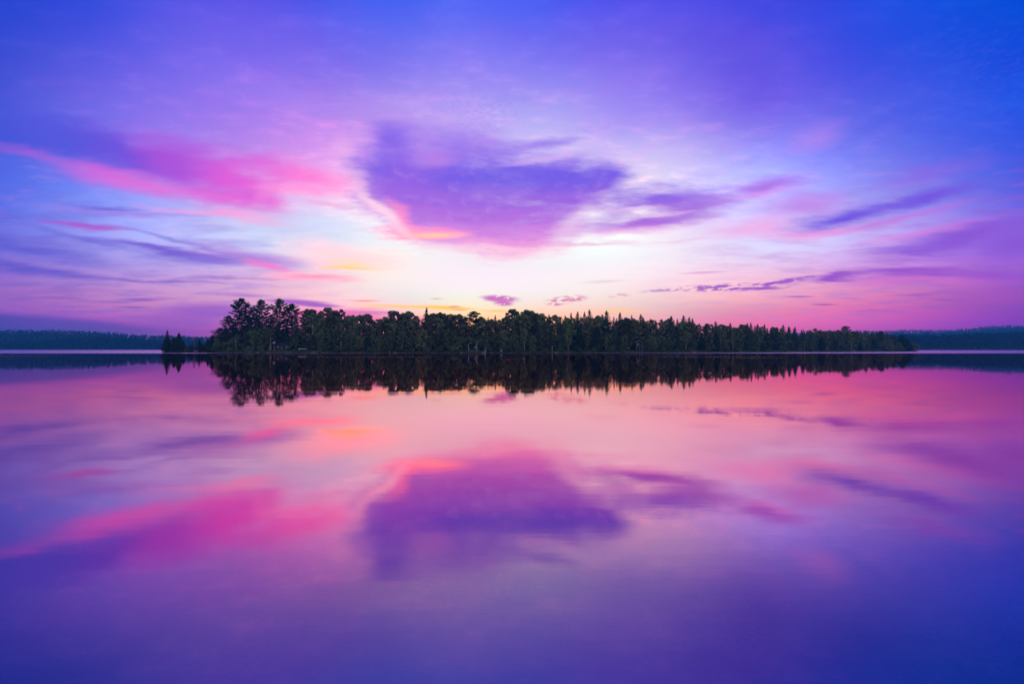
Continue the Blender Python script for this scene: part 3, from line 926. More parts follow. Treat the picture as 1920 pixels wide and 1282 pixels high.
mb = MB()
nx, ny = 40, 40
grid = []
for j in range(ny + 1):
    yv = -150 + 160 * (j / ny) ** 1 if j < 20 else [-66, 0][0] + 0
ys = [-150, -60, -20, -6, 0, 1, 2, 3, 4, 5, 6, 8, 10, 13, 17, 22, 30, 45, 80, 200, 600, 1500, Y1]
xs = [-XW, -900, -300, -100, -40, -20, -12, -8, -6, -4, -3, -2, -1, 0, 1, 2, 3, 4, 6, 8, 12, 20, 40, 100, 300, 900, XW]
for yv in ys:
    for xv in xs:
        zb = -.35 - .035 * max(0, yv) if yv < 60 else -2.4 - min(2, (yv - 60) * .02)
        zb += .05 * mnoise.noise(Vector((xv * .4, yv * .4, 0)))
        mb.v.append((xv, yv, zb))
for j in range(len(ys) - 1):
    for i in range(len(xs) - 1):
        a = j * len(xs) + i
        mb.f.append((a, a + 1, a + 1 + len(xs), a + len(xs)))
tag(mb.build('lake_bed', bed_mat(), smooth=True), kind='structure')

# ------------------------------------------------------------------ island terrain
def island_ground():
    mb = MB()
    cols = []
    px = 392
    while px <= 1722:
        cols.append(px)
        px += 7
    offs = [-2.5, -.6, 0, .8, 2, 4, 8, 16, 30, 48, 62, 66]
    for px in cols:
        jig = .8 * mnoise.noise(Vector((px * .05, 3, 0))) + .4 * mnoise.noise(Vector((px * .31, 7, 0)))
        k = min(1.0, (px - 392) / 60, (1722 - px) / 40)
        for o_ in offs:
            oo = o_ * (k if o_ > 4 else 1) + jig
            d = depth(px) + oo
            z = -2.6 if o_ < -2 else -.5 if o_ < -.5 else -.02 if o_ == 0 else ground_z(px, o_) * min(1, .45 + o_ / 5) if o_ < 60 else (-.5 if o_ < 65 else -2.6)
            z += .12 * mnoise.noise(Vector((px * .12, o_ * .5, 1)))
            mb.v.append((wx(px, d), d, z))
    n = len(offs)
    for i in range(len(cols) - 1):
        for j in range(n - 1):
            a = i * n + j
            mb.f.append((a, a + n, a + n + 1, a + 1))
    for i0 in (0, len(cols) - 1):
        mb.f.append(tuple(i0 * n + j for j in range(n)))
    return mb


tag(island_ground().build('island_ground', M['soil'], smooth=True), kind='structure')


def spit_ground():
    mb = MB()
    cols = list(range(303, 402, 3))
    offs = [-1.6, -.3, .6, 1.6, 3.0, 4.2]
    n = len(offs)
    for px in cols:
        e = min(1, (px - 300) / 10)
        for o_ in offs:
            z = (-2.6, -.25, .42, .5, .3, -2.6)[offs.index(o_)]
            z = z * (e if z > 0 else 1) + .22 * mnoise.noise(Vector((px * .45, o_ * 1.3, 5)))
            d = depth(px) + o_ * e + .5 * mnoise.noise(Vector((px * .3, 9, 0)))
            mb.v.append((wx(px, d), d, z))
    for i in range(len(cols) - 1):
        for j in range(n - 1):
            a = i * n + j
            mb.f.append((a, a + n, a + n + 1, a + 1))
    mb.f.append(tuple(range(n)))
    return mb


tag(spit_ground().build('rocky_spit_ground', M['dark_rock']), kind='structure')

# ------------------------------------------------------------------ trees on the island
TREES = []      # (px, kind, top row, offset, row name, special label)
def T(px, py, kind, off, row, label=None, wide=1.0):
    TREES.append([px, kind, py, off, row, label, wide])


# spit
T(313, 619, 'spit_spruce', 1.4, 'spit', 'narrow dark spruce standing alone at the far left tip of the spit', 1.15)
T(327, 632, 'cedar', 1.6, 'spit', 'low dark cedar between the tip spruce and the broad cedar on the spit', 1.15)
T(335, 624, 'cedar', 1.5, 'spit', 'broad dense cedar with pointed top, biggest tree on the spit', 1.1)
T(343, 638, 'cedar', 1.8, 'spit', 'small dark cedar leaning against the right side of the broad spit cedar', 1.1)
T(357, 645, 'spit_bush', 1.5, 'spit', 'small dark bush just left of the thin bare spruce on the spit')
T(363, 630, 'snag', 1.6, 'spit', 'thin half-bare spruce with sparse twigs on the low spit', 1.6)
T(381, 641, 'spit_bush', 1.5, 'spit', 'low bush between the short spruce and the wooded island')
T(374, 634, 'spit_spruce', 1.5, 'spit', 'short spruce right of the half-bare one on the spit', 1.3)
T(390, 635, 'cedar', 1.8, 'spit', 'dark cedar where the spit meets the wooded island')
T(398, 628, 'cedar', 2.5, 'spit', 'taller pointed cedar at the left foot of the wooded island', 1.1)
# left end with the tall pines
T(406, 632, 'maple', 4, 'front'); T(413, 615, 'pine', 9, 'skyline', 'lowest of the pines, on the sloping left edge of the island wood', 1.35)
T(428, 592, 'pine', 12, 'skyline', 'leaning mid-height pine left of the tallest pine', 1.2)
T(455, 560, 'pine', 14, 'skyline', 'tallest pine, layered dark crown at the left end of the island', 1.15)
T(472, 580, 'pine', 18, 'skyline', 'pine tucked close to the right of the tallest pine')
T(492, 563, 'pine', 15, 'skyline', 'second of the three tall pines, open airy crown')
T(507, 590, 'pine', 20, 'skyline', 'shorter pine between the second and third tall pines')
T(524, 561, 'pine', 14, 'skyline', 'third of the three tall pines, spiky top')
T(546, 571, 'pine', 17, 'skyline', 'dense rounded pine just right of the third tall pine', 1.2)
SKY = [(576,580,'pine'),(592,577,'oak'),(613,574,'maple'),(626,580,'oak'),(638,576,'poplar'),(652,590,'maple'),(663,588,'maple'),(676,589,'maple'),(691,587,'oak'),(706,596,'birch'),
 (720,592,'maple'),(741,580,'oak'),(755,584,'maple'),(768,582,'maple'),(784,594,'spruce'),(798,577,'spruce'),(811,585,'oak'),(827,583,'maple'),(843,587,'oak'),(860,586,'maple'),(873,593,'hemlock'),(886,585,'young_pine'),
 (900,592,'maple'),(915,595,'spruce'),(931,591,'spruce'),(945,594,'maple'),(962,577,'maple'),(976,588,'poplar'),(989,578,'maple'),(1002,585,'oak'),(1014,586,'maple'),(1027,590,'hemlock'),(1038,589,'maple'),(1050,592,'spruce'),
 (1060,592,'hemlock'),(1071,584,'spruce'),(1082,585,'spruce'),(1091,594,'spruce'),(1099,585,'spruce'),(1109,581,'hemlock'),(1122,592,'spruce'),(1130,590,'spruce'),(1138,583,'hemlock'),(1150,594,'spruce'),(1160,586,'hemlock'),(1175,594,'maple'),
 (1186,591,'hemlock'),(1201,590,'spruce'),(1210,595,'hemlock'),(1218,592,'spruce'),(1230,597,'spruce'),(1242,596,'spruce'),(1252,595,'maple'),(1260,593,'hemlock'),(1271,598,'spruce'),(1282,592,'hemlock'),(1291,595,'spruce'),(1299,597,'hemlock'),
 (1311,603,'spruce'),(1326,605,'maple'),(1342,603,'spruce'),(1355,606,'maple'),(1370,606,'hemlock'),(1386,604,'spruce'),(1400,606,'hemlock'),(1408,605,'spruce'),(1420,608,'hemlock'),(1432,608,'spruce'),(1450,611,'maple'),
 (1468,609,'spruce'),(1480,613,'hemlock'),(1492,612,'spruce'),(1507,617,'spruce'),(1518,618,'maple'),(1530,613,'poplar'),(1545,619,'maple'),(1557,618,'maple'),(1572,618,'maple'),(1585,612,'young_pine'),(1600,620,'maple'),
 (1610,621,'hemlock'),(1622,619,'spruce'),(1636,622,'maple'),(1652,619,'maple'),(1664,624,'maple'),(1676,627,'hemlock')]
rr = random.Random(5)
for px, py, k in SKY:
    sp_ = None
    if (px, k) == (798, 'spruce'): sp_ = 'lone narrow spruce spire standing above the round crowns left of centre'
    if (px, k) == (962, 'maple'): sp_ = 'left of the two round maple crowns that bulge above the skyline at centre'
    if (px, k) == (989, 'maple'): sp_ = 'right of the two round maple crowns that bulge above the skyline at centre'
    if (px, k) == (1109, 'hemlock'): sp_ = 'highest conifer spire on the skyline between the boathouse and the small cabin'
    if (px, k) == (1585, 'young_pine'): sp_ = 'flat-topped pine poking above the low right part of the skyline'
    if (px, k) == (1530, 'poplar'): sp_ = 'small poplar crown poking up left of the flat-topped pine on the skyline'
    if (px, k) == (576, 'pine'): sp_ = 'mid-height pine by the skyline dip right of the tall pines'
    if k == 'spruce' and px > 1040 and px % 3 == 0: py += rr.uniform(2, 6)
    T(px, py, k, rr.uniform(20, 30), 'skyline', sp_, rr.uniform(.8, 1.5) if k in ('spruce', 'hemlock') and px != 798 else 1.0)
T(1690, 627, 'cedar', 9, 'skyline', 'dark conical cedar near the right tip of the island', 1.6)
T(1700, 634, 'cedar', 6, 'front', 'second dark cedar stepping down to the island right tip', 1.6)
T(1711, 641, 'bush', 3, 'front', 'last round shrub overhanging the water at the island right tip', 1.0)
T(1680, 632, 'hemlock', 9, 'mid', None, 1.2)


def skyline_at(px):
    pts = [(405, 630), (428, 600), (455, 585), (546, 590)] + [(a, b) for a, b, _ in SKY] + [(1717, 645)]
    best = None
    s = w = 0
    for a, b in pts:
        k = math.exp(-((a - px) / 22) ** 2)
        s += k * b
        w += k
    return s / w if w > 1e-6 else 630


px = 418
while px < 1690:                                    # middle of the wood
    f = rr.uniform(.70, .95) if px < 1040 else rr.uniform(.86, 1.0)
    t_ = HOR - (HOR - skyline_at(px)) * f
    mix = ['maple', 'maple', 'hemlock', 'poplar', 'oak', 'birch'] if px < 1000 else ['maple', 'spruce', 'hemlock', 'poplar', 'spruce', 'birch', 'maple']
    T(px, t_, rr.choice(mix), rr.uniform(9, 16), 'mid')
    px += rr.uniform(13, 20) * (1 if px < 1300 else .8)
px = 410
while px < 1688:                                    # front row
    f = rr.uniform(.34, .66)
    t_ = HOR - (HOR - skyline_at(px)) * f
    mix = ['maple', 'maple', 'birch', 'hemlock', 'cedar', 'maple'] if px < 1000 else ['maple', 'spruce', 'hemlock', 'birch', 'maple', 'cedar']
    k = rr.choice(mix)
    if not (872 < px < 904 or 1188 < px < 1210 or 512 < px < 546 or 560 < px < 574):
        T(px, t_, k, rr.uniform(3.5, 7), 'front')
    px += rr.uniform(14, 22) * (1 if px < 1300 else .8)
px = 402
while px < 1700:                                    # shrubs along the bank
    if not (866 < px < 912 or 1188 < px < 1208 or 505 < px < 548 or 558 < px < 578):
        T(px, HOR + 7 - rr.uniform(9, 17) * 200 / depth(px), 'bush', rr.uniform(.9, 2.0), 'bank')
    px += rr.uniform(20, 36)
T(506, 616, 'birch', 4, 'front', 'birch with a long bare white trunk below the tall pines', .9)
T(1217, 634, 'birch', 3.0, 'front', 'small leaning birch with white trunk right of the small cabin', .8)

LAND = [(385, 'the spit'), (560, 'the tall pines'), (798, 'the lone spire'), (890, 'the white-trimmed boathouse'), (990, 'the twin round crowns'), (1198, 'the small blue cabin'), (1400, None), (1585, 'the flat-topped pine')]
ROWT = {'front': ("near the waterline", 'trees near the waterline of the island'), 'mid': ("inside the wood", 'trees in the middle of the island wood'),
        'skyline': ('on the skyline', 'trees along the skyline of the island'), 'bank': ('on the bank', 'shrubs along the island bank'), 'spit': ('on the spit', 'trees on the low spit')}
LOOK = {'maple': 'round-crowned', 'oak': 'brownish-green', 'poplar': 'slender', 'birch': 'pale-leaved', 'spruce': 'narrow dark', 'hemlock': 'broad dark', 'young_pine': 'open', 'bush': 'low', 'cedar': 'dense'}
ORD = ['first', 'second', 'third', 'fourth', 'fifth', 'sixth', 'seventh', 'eighth', 'ninth', 'tenth', 'eleventh', 'twelfth', 'thirteenth', 'fourteenth', 'fifteenth', 'sixteenth', 'seventeenth', 'eighteenth', 'nineteenth', 'twentieth', 'twenty-first', 'twenty-second', 'twenty-third', 'twenty-fourth', 'twenty-fifth']
LM = [(p, n) for p, n in LAND if n]
cnt = {}
TREES.sort(key=lambda q: q[0])
variant = {}
for px, kind, py, off, row, lab, wide in TREES:
    H, d = top_height(px, py, off)
    H = max(H, 1.6)
    var = PROTO[kind]
    vi = rr.randrange(len(var))
    tm, cm, H0 = var[vi]
    s = H / H0
    sw = s * wide
    if kind in ('maple', 'oak', 'birch', 'poplar'): sw = max(s, .5) * rr.uniform(.95, 1.15) * wide
    if kind in ('bush', 'spit_bush'): sw = max(s, .8) * rr.uniform(.9, 1.3)
    if kind == 'cedar' and row != 'spit': sw = s * 1.2 * wide
    if kind == 'pine': sw = max(s, .62) * wide
    if kind == 'young_pine': sw = s * 1.15
    nm, word = KIND[kind]
    root = empty(nm, (wx(px, d), d, ground_z(px, off) - .1), rr.uniform(0, 6.28), (sw, sw, s))
    root.rotation_euler = (rr.gauss(0, .025), rr.gauss(0, .025), rr.uniform(0, 6.28))
    for n_, me in (('trunk', tm), ('crown', cm)):
        c = bpy.data.objects.new(n_, me)
        COL.objects.link(c)
        c.parent = root
    if lab is None:
        lm = LM[0]
        for q in LM:
            if q[0] <= px: lm = q
        key = (kind, row, lm[1])
        cnt[key] = cnt.get(key, 0) + 1
        lab = '%s %s %s, %s such%s right of %s' % (LOOK[kind], word, ROWT[row][0], ORD[cnt[key] - 1], '', lm[1])
    tag(root, lab, 'shrub' if kind in ('bush', 'spit_bush') else 'tree', ROWT[row][1])

# undergrowth and saplings filling the wood between the trunks
ug = MB()
for i in range(26000):
    px = rr.uniform(408, 1700)
    of = rr.uniform(5, 34) * min(1, (px - 400) / 40, (1722 - px) / 90)
    k = 1 if px < 1500 else .7
    mound = .55 + .45 * mnoise.noise(Vector((px * .06, of * .25, 4)))
    if 505 < px < 575: of = max(of, 13)
    if 870 < px < 905 or 1186 < px < 1212: of = max(of, 9)
    dd = depth(px) + of
    hmax = (HOR - skyline_at(px)) / F * dd * .62 * mound
    leaf(ug, (wx(px, dd), dd, ground_z(px, of) + hmax * rr.random() ** .7), Vector((rr.uniform(-1, 1), -.5, .7)), .55, rr)
tag(ug.build('undergrowth', M['bush_leaf']), 'dark undergrowth and saplings filling the island wood between trunks', 'undergrowth', kind='stuff')

# ------------------------------------------------------------------ rocks on the shore
def rock_mesh(seed, n=10):
    r = random.Random(seed)
    mb = MB()
    m_ = 7
    for j in range(m_ + 1):
        ph = math.pi * j / m_
        for i in range(n):
            th = 2 * math.pi * i / n
            v = Vector((math.sin(ph) * math.cos(th), math.sin(ph) * math.sin(th), math.cos(ph)))
            k = 1 + .35 * mnoise.noise(v * 1.5 + Vector((seed * 3.3, 0, 0))) + .14 * mnoise.noise(v * 4 + Vector((0, seed, 0)))
            mb.v.append((v.x * k, v.y * k * .8, max(v.z * k * .6, -.3)))
    for j in range(m_):
        for i in range(n):
            a, b = j * n + i, j * n + (i + 1) % n
            mb.f.append((a, a + n, b + n, b))
    return mb.mesh('shore_rock', M['rock'])


RM = [rock_mesh(s) for s in (1, 2, 3)]
ROCKS = [(308, .5, 'low rock at the very tip of the spit'), (471, 1.1, 'large pale boulder on the grassy bank under the tallest pine'), (484, .6, 'small rock right of the pale boulder under the tall pines'), (503, .45, 'small rock beside the foot of the white-trunked birch'),
         (591, 1.0, 'purplish boulder at the waterline below the dip right of the tall pines'), (606, .6, 'small rock right of the purplish boulder'), (662, .5, 'grey rock at the waterline left of the lone spire, nearest the tall pines'), (742, .55, 'flat rock at the waterline just left of the lone spire'),
         (866, .5, 'rock at the waterline left of the boathouse'), (921, .45, 'rock between the little dock and the blue chair'), (1044, .7, 'pale rock at the waterline right of the twin round crowns'), (1118, .45, 'small rock below the highest conifer spire'),
         (1186, .5, 'rock at the waterline left of the small cabin'), (1301, .9, 'long pale rock at the waterline right of the leaning birch'), (1388, .8, 'pale boulder at the waterline, second from the leaning birch'), (1421, .9, 'low pale rock at the waterline, third from the leaning birch'),
         (1488, .9, 'bluish boulder, left one of a pair on the right shore'), (1497, .8, 'bluish boulder, right one of a pair on the right shore'), (1600, 1.1, 'long pale rock on the shore right of the flat-topped pine'), (1716, .7, 'rock in the water at the right tip of the island')]
for i, (px, s, lab) in enumerate(ROCKS):
    d = depth(px) + (.4 if px != 471 else 2.6)
    o = bpy.data.objects.new('shore_rock', RM[i % 3])
    COL.objects.link(o)
    o.location = (wx(px, d), d, .05 if px != 471 else .6)
    o.rotation_euler = (0, 0, rr.uniform(-.4, .4))
    o.scale = (s * 1.7, s, s)
    tag(o, lab, 'rock', 'rocks along the island shore')

# ------------------------------------------------------------------ white-trimmed boathouse on the bank
d = depth(890) + 2.5
u = d / F           # metres per photo pixel here
bh = empty('boathouse', (wx(878.5, d), d, 0))
tag(bh, 'open boathouse with white corner posts and white gable edge on the bank near centre', 'boathouse')
Wd = 19 * u
zf = (HOR - 657) * u + CAMH
zt = (HOR - 645.5) * u + CAMH
zr = (HOR - 642) * u + CAMH
m_ = MB(); m_.box(-.1, Wd + .3, .15, 4.4, zf - .12, zf + .04); m_.build('floor_deck', M['deck'], bh)
for k, xx in enumerate((.9, 2.1, 3.3)):
    m_ = MB(); m_.box(xx, xx + .12, .5, .62, -.6, zf - .12); m_.build('pile', M['deck'], bh)
m_ = MB(); m_.box(.1, Wd, 4.2, 4.3, zf + .04, zt); m_.box(Wd - .06, Wd + .02, .4, 4.2, zf + .04, zt); m_.build('wall', M['siding'], bh)
for xx, w_ in ((0, .26), (15.5 * u, .22)):
    m_ = MB(); m_.box(xx - w_ / 2, xx + w_ / 2, 0, .2, zf + .04, zt); m_.build('corner_post', M['trim'], bh)
m_ = MB(); m_.box(.13, Wd, -.04, .1, zf - .1, zf + .02); m_.build('deck_fascia', M['trim'], bh)
rx = Wd * .5
m_ = MB()
for (xa, za, xb, zb) in ((-.35, zt - .05, rx, zr + .5), (Wd + .35, zt - .05, rx, zr + .5)):
    m_.face([(xa, -.25, za), (xb, -.25, zb), (xb, 4.6, zb), (xa, 4.6, za)])
    m_.face([(xa, -.25, za + .14), (xa, 4.6, za + .14), (xb, 4.6, zb + .14), (xb, -.25, zb + .14)])
    m_.face([(xa, -.25, za), (xa, -.25, za + .14), (xb, -.25, zb + .14), (xb, -.25, zb)])
rf = m_.build('roof', M['shingle'], bh)
m_ = MB(); m_.bar((-.35, -.31, zt + .02), (rx * .62, -.31, zt + (zr + .5 - zt) * .62 + .05), .1); m_.build('bargeboard', M['trim'], bh)
m_ = MB(); m_.box(15.5 * u - .3, 15.5 * u + .35, -.06, .0, zt - .1, zt + .35); m_.build('wall_lantern', M['trim'], bh)
wn = MB(); wn.box(Wd - 2.3, Wd - 1.0, 4.12, 4.19, zf + .8, zt - .5); wo_ = wn.build('window', M['trim'], bh)
m_ = MB(); m_.box(Wd - 2.2, Wd - 1.1, 4.08, 4.115, zf + .9, zt - .6); m_.build('pane', M['glass'], wo_)
m_ = MB()
for z_ in (zf + .55, zf + .95): m_.box(15.5 * u + .2, Wd + .1, .02, .08, z_, z_ + .07)
m_.build('railing', M['trim'], bh)

# little white dock with ladder and pole in front of it
d2 = 196.0
u2 = d2 / F
dk = empty('swim_dock', (wx(903, d2), d2, 0))
tag(dk, 'small white floating dock with a ladder and thin pole in front of the boathouse', 'dock')
m_ = MB()
for k in range(6): m_.box(0, 8.2 * u2, k * .3, k * .3 + .26, .42, .50)
m_.build('deck_boards', M['trim'], dk)
m_ = MB()
for k in range(3): m_.box(.1 + k * .75, .4 + k * .75, .1, 1.6, -.15, .14)
m_.build('float', M['blue_plastic'], dk)
m_ = MB(); m_.box(0, 8.2 * u2, -.04, -.005, .10, .2); m_.box(0, 8.2 * u2, -.04, -.005, .36, .5); m_.build('side_board', M['trim'], dk)
m_ = MB()
for xx in (1.35, 1.75): m_.bar((xx, -.1, -.3), (xx, -.1, 1.15), .03, 6)
for z_ in (.1, .35, .65, .95): m_.bar((1.35, -.1, z_), (1.75, -.1, z_), .02, 6)
m_.build('ladder', M['metal'], dk)
m_ = MB(); m_.bar((1.5, 1.2, .5), (1.5, 1.2, 2.6), .03, 6); m_.build('pole', M['metal'], dk)

# blue adirondack chair on the shore
d3 = depth(940) + .8
ch = empty('deck_chair', (wx(940, d3), d3, .15))
tag(ch, 'blue wooden deck chair on the shore right of the swim dock', 'chair')
m_ = MB()
for k in range(5): m_.box(-.42 + k * .17, -.42 + k * .17 + .15, -.1, .55, .42, .47)
m_.build('seat', M['blue_plastic'], ch)
m_ = MB()
for k in range(5): m_.face([(-.42 + k * .17, .55, .4), (-.27 + k * .17, .55, .4), (-.27 + k * .17, .85, 1.3), (-.42 + k * .17, .85, 1.3)])
m_.build('backrest', M['trim'], ch)
for sx in (-1, 1):
    m_ = MB(); m_.box(sx * .52 - .07, sx * .52 + .07, -.2, .7, .66, .70); m_.build('armrest', M['blue_plastic'], ch)
    for yy in (-.12, .5):
        m_ = MB(); m_.box(sx * .5 - .04, sx * .5 + .04, yy, yy + .08, 0, .66); m_.build('leg', M['blue_plastic'], ch)

# ------------------------------------------------------------------ small cabin on posts
d4 = depth(1198) + 3
u4 = d4 / F
cb = empty('small_cabin', (wx(1192, d4), d4, 0))
tag(cb, 'small slate-blue cabin on posts with pale roof edge among trees right of centre', 'cabin')
cw = 12 * u4
z0 = (HOR - 649) * u4 + CAMH
z1 = (HOR - 642.5) * u4 + CAMH
z2 = (HOR - 638) * u4 + CAMH
m_ = MB(); m_.box(0, cw, 0, 4, z0, z1)
m_.face([(0, 0, z1), (cw, 0, z1), (cw / 2, 0, z2)]); m_.face([(0, 4, z1), (cw / 2, 4, z2), (cw, 4, z1)])
m_.build('wall', M['siding'], cb)
m_ = MB()
for xa in (-.35, cw + .35):
    sg = 1 if xa < 0 else -1
    m_.face([(xa, -.4, z1 - .12), (cw / 2, -.4, z2 + .02), (cw / 2, 4.4, z2 + .02), (xa, 4.4, z1 - .12)])
    m_.face([(xa, -.4, z1 + .0), (cw / 2, -.4, z2 + .14), (cw / 2, 4.4, z2 + .14), (xa, 4.4, z1 + .0)])
m_.build('roof', M['shingle'], cb)
m_ = MB(); m_.bar((-.35, -.45, z1 - .04), (cw / 2, -.45, z2 + .1), .09); m_.bar((cw / 2, -.45, z2 + .1), (cw + .35, -.45, z1 - .04), .05)
m_.build('roof_edge', M['trim'], cb)
m_ = MB(); m_.box(.7, 1.5, -.06, -.01, z0 + .5, z0 + 1.3); w1 = m_.build('window', M['trim'], cb)
m_ = MB(); m_.box(.78, 1.42, -.075, -.065, z0 + .58, z0 + 1.22); m_.build('pane', M['glass'], w1)
m_ = MB(); m_.box(-.2, cw + .2, -1.2, 0, z0 - .14, z0 - .02); m_.build('porch', M['deck'], cb)
for xx in (.3, 1.6, 2.9):
    m_ = MB(); m_.box(xx - .08, xx + .08, -.9, -.74, -.5, z0 - .14); m_.build('post', M['deck'], cb)

# ------------------------------------------------------------------ cottage half hidden below the tall pines
d5 = depth(528) + 8.5
u5 = d5 / F
ct = empty('shore_cottage', (wx(512, d5), d5, 1.0))
tag(ct, 'dark cottage with small pale windows half hidden in foliage right of the white birch trunk', 'cottage')
m_ = MB(); m_.box(0, 8.4, 0, 5, .2, 3.0); m_.face([(0, 0, 3.0), (8.4, 0, 3.0), (4.2, 0, 4.3)]); m_.face([(0, 5, 3.0), (4.2, 5, 4.3), (8.4, 5, 3.0)])
m_.build('wall', M['siding'], ct)
m_ = MB()
m_.face([(-.4, -.5, 2.9), (4.2, -.5, 4.36), (4.2, 5.4, 4.36), (-.4, 5.4, 2.9)]); m_.face([(8.8, -.5, 2.9), (8.8, 5.4, 2.9), (4.2, 5.4, 4.36), (4.2, -.5, 4.36)])
m_.build('roof', M['shingle'], ct)
for xx, zz_, w_, h_ in ((1.9, 1.3, .9, .9), (3.8, 1.6, .45, .5), (3.8, .6, .5, .6), (6.0, 1.3, 1.0, .9)):
    m_ = MB(); m_.box(xx, xx + w_, -.06, -.005, zz_, zz_ + h_); w1 = m_.build('window', M['trim'], ct)
    m_ = MB(); m_.box(xx + .08, xx + w_ - .08, -.075, -.065, zz_ + .08, zz_ + h_ - .08); m_.build('pane', M['glass'], w1)
m_ = MB(); m_.box(-.3, 8.7, -1.6, 0, .02, .18); m_.build('porch', M['deck'], ct)

# pale sun shade beside the cottage
d6 = depth(514) + 2.2
um = empty('garden_parasol', (wx(514, d6), d6, .7))
tag(um, 'pale lilac garden parasol in front of the cottage under the tall pines', 'parasol')
m_ = MB(); m_.bar((0, 0, 0), (0, 0, 3.0), .04, 6); m_.build('pole', M['metal'], um)
m_ = MB()
zc = (HOR - 640) * d6 / F + CAMH - .7
ring = [(.72 * math.cos(k * math.pi / 4), .72 * math.sin(k * math.pi / 4), zc - .75) for k in range(8)]
for k in range(8):
    m_.face([ring[k], ring[(k + 1) % 8], (0, 0, zc)])
    a, b = ring[k], ring[(k + 1) % 8]
    m_.face([a, b, (b[0], b[1], b[2] - .15), (a[0], a[1], a[2] - .15)])
m_.build('canopy', M['canvas'], um)


def boat(name, px, off, z, L, mat, mat2, label, cat, rz, upside=False):
    dd = depth(px) + off
    e = empty(name, (wx(px, dd), dd, z), rz)
    tag(e, label, cat)
    mb = MB()
    N = 13
    prof = []
    for i in range(N):
        s = -1 + 2 * i / (N - 1)
        w_ = .40 * (1 - abs(s) ** 2.4) + .015
        hh = .34 + .16 * abs(s) ** 3
        prof.append((s * L / 2, w_, hh))
    for (x_, w_, hh) in prof:
        for k in range(7):
            a = math.pi * k / 6
            y_ = -w_ * math.cos(a)
            z_ = hh - (hh) * math.sin(a) ** .7 if 0 < k < 6 else hh
            mb.v.append((x_, y_, (.5 - z_) if upside else z_))
    for i in range(N - 1):
        for k in range(6):
            a = i * 7 + k
            mb.f.append((a, a + 1, a + 8, a + 7))
    mb.build('hull', mat, e, smooth=True)
    g = MB()
    for s in (0, 6):
        pts = [mb.v[i * 7 + s] for i in range(N)]
        g.tube(pts, [.03] * N, 5)
    g.build('gunwale', mat2, e)
    for s in (-.22, .22):
        t_ = MB(); zz0 = .2 if upside else .28
        t_.box(s * L - .1, s * L + .1, -.3, .3, zz0, zz0 + .03)
        t_.build('thwart', mat2, e)


boat('canoe', 567, 3.2, 1.55, 3.4, M['hull'], M['metal'], 'white overturned canoe on the bank right of the cottage', 'canoe', R(14), True)
boat('rowing_boat', 540, .2, .02, 2.8, M['violet_plastic'], M['trim'], 'small purple rowing boat pulled up at the waterline below the cottage', 'boat', R(8))

# leaning white log and bare branch on the bank
for px, lx, h_, lab in ((773, 1.0, 2.1, 'thin pale dead stem leaning right over the bank left of the lone spire'), (731, -.5, 1.6, 'short pale driftwood snag curving up from the bank'), (1035, .3, 3.4, 'thin straight pale dead stem on the bank right of the twin round crowns')):
    dd = depth(px) + .5
    mb = MB()
    mb.tube([(0, 0, 0), (lx * .3, 0, h_ * .5), (lx, .2, h_)], [.10, .08, .03], 6)
    mb.tube([(lx * .3, 0, h_ * .5), (lx * .3 - .4, 0, h_ * .8)], [.04, .015], 5)
    o = mb.build('dead_stem', M['birch_bark'], smooth=True)
    o.location = (wx(px, dd), dd, 0)
    tag(o, lab, 'dead stem', 'pale dead stems on the bank')

# grass on the bank
gm = MB()
rg = random.Random(9)
for i in range(9000):
    px = rg.uniform(404, 1700)
    if 450 < px < 480 or rg.random() < .5 or px > 0:
        of = rg.uniform(.3, 3.2)
        dd = depth(px) + of
        x_ = wx(px, dd)
        z_ = ground_z(px, of) * min(1, .45 + of / 5) - .05
        h_ = rg.uniform(.15, .5)
        a = rg.uniform(0, 3.14)
        gm.face([(x_ - .06 * math.cos(a), dd - .06 * math.sin(a), z_), (x_ + .06 * math.cos(a), dd + .06 * math.sin(a), z_), (x_ + rg.uniform(-.15, .15), dd, z_ + h_)])
M['grass'] = material('bank_grass', (.05, .085, .025), var=(.09, .11, .04), scale=.6)
tag(gm.build('bank_grass', M['grass']), 'rough green grass along the island bank', 'grass', kind='stuff')

# ------------------------------------------------------------------ leaves floating on the still water
LEAVES = [(667, 721), (678, 720), (684, 727), (539, 739), (745, 726), (764, 730), (819, 721), (829, 731), (849, 728), (836, 695), (913, 712), (942, 712), (903, 709), (1047, 705), (1027, 719), (1121, 709), (1182, 709), (1261, 723), (1272, 684), (1363, 705), (1371, 702), (1538, 680)]
lm_ = MB()
rl = random.Random(3)
N = 12
for i in range(N):
    a = 2 * math.pi * i / N
    r_ = 1 + .18 * math.cos(3 * a)
    lm_.v.append((math.cos(a) * r_, math.sin(a) * .7 * r_, .02 + .35 * abs(math.cos(a)) ** 2))
lm_.v.append((0, 0, 0.02))
for i in range(N):
    lm_.f.append((i, (i + 1) % N, N))
lmesh = lm_.mesh('floating_leaf', M['leaf_float'])
place = ['below the tall pines', 'below the lone spire', 'below the boathouse', 'below the twin round crowns', 'below the small cabin', 'off the right shore']
cl = {}
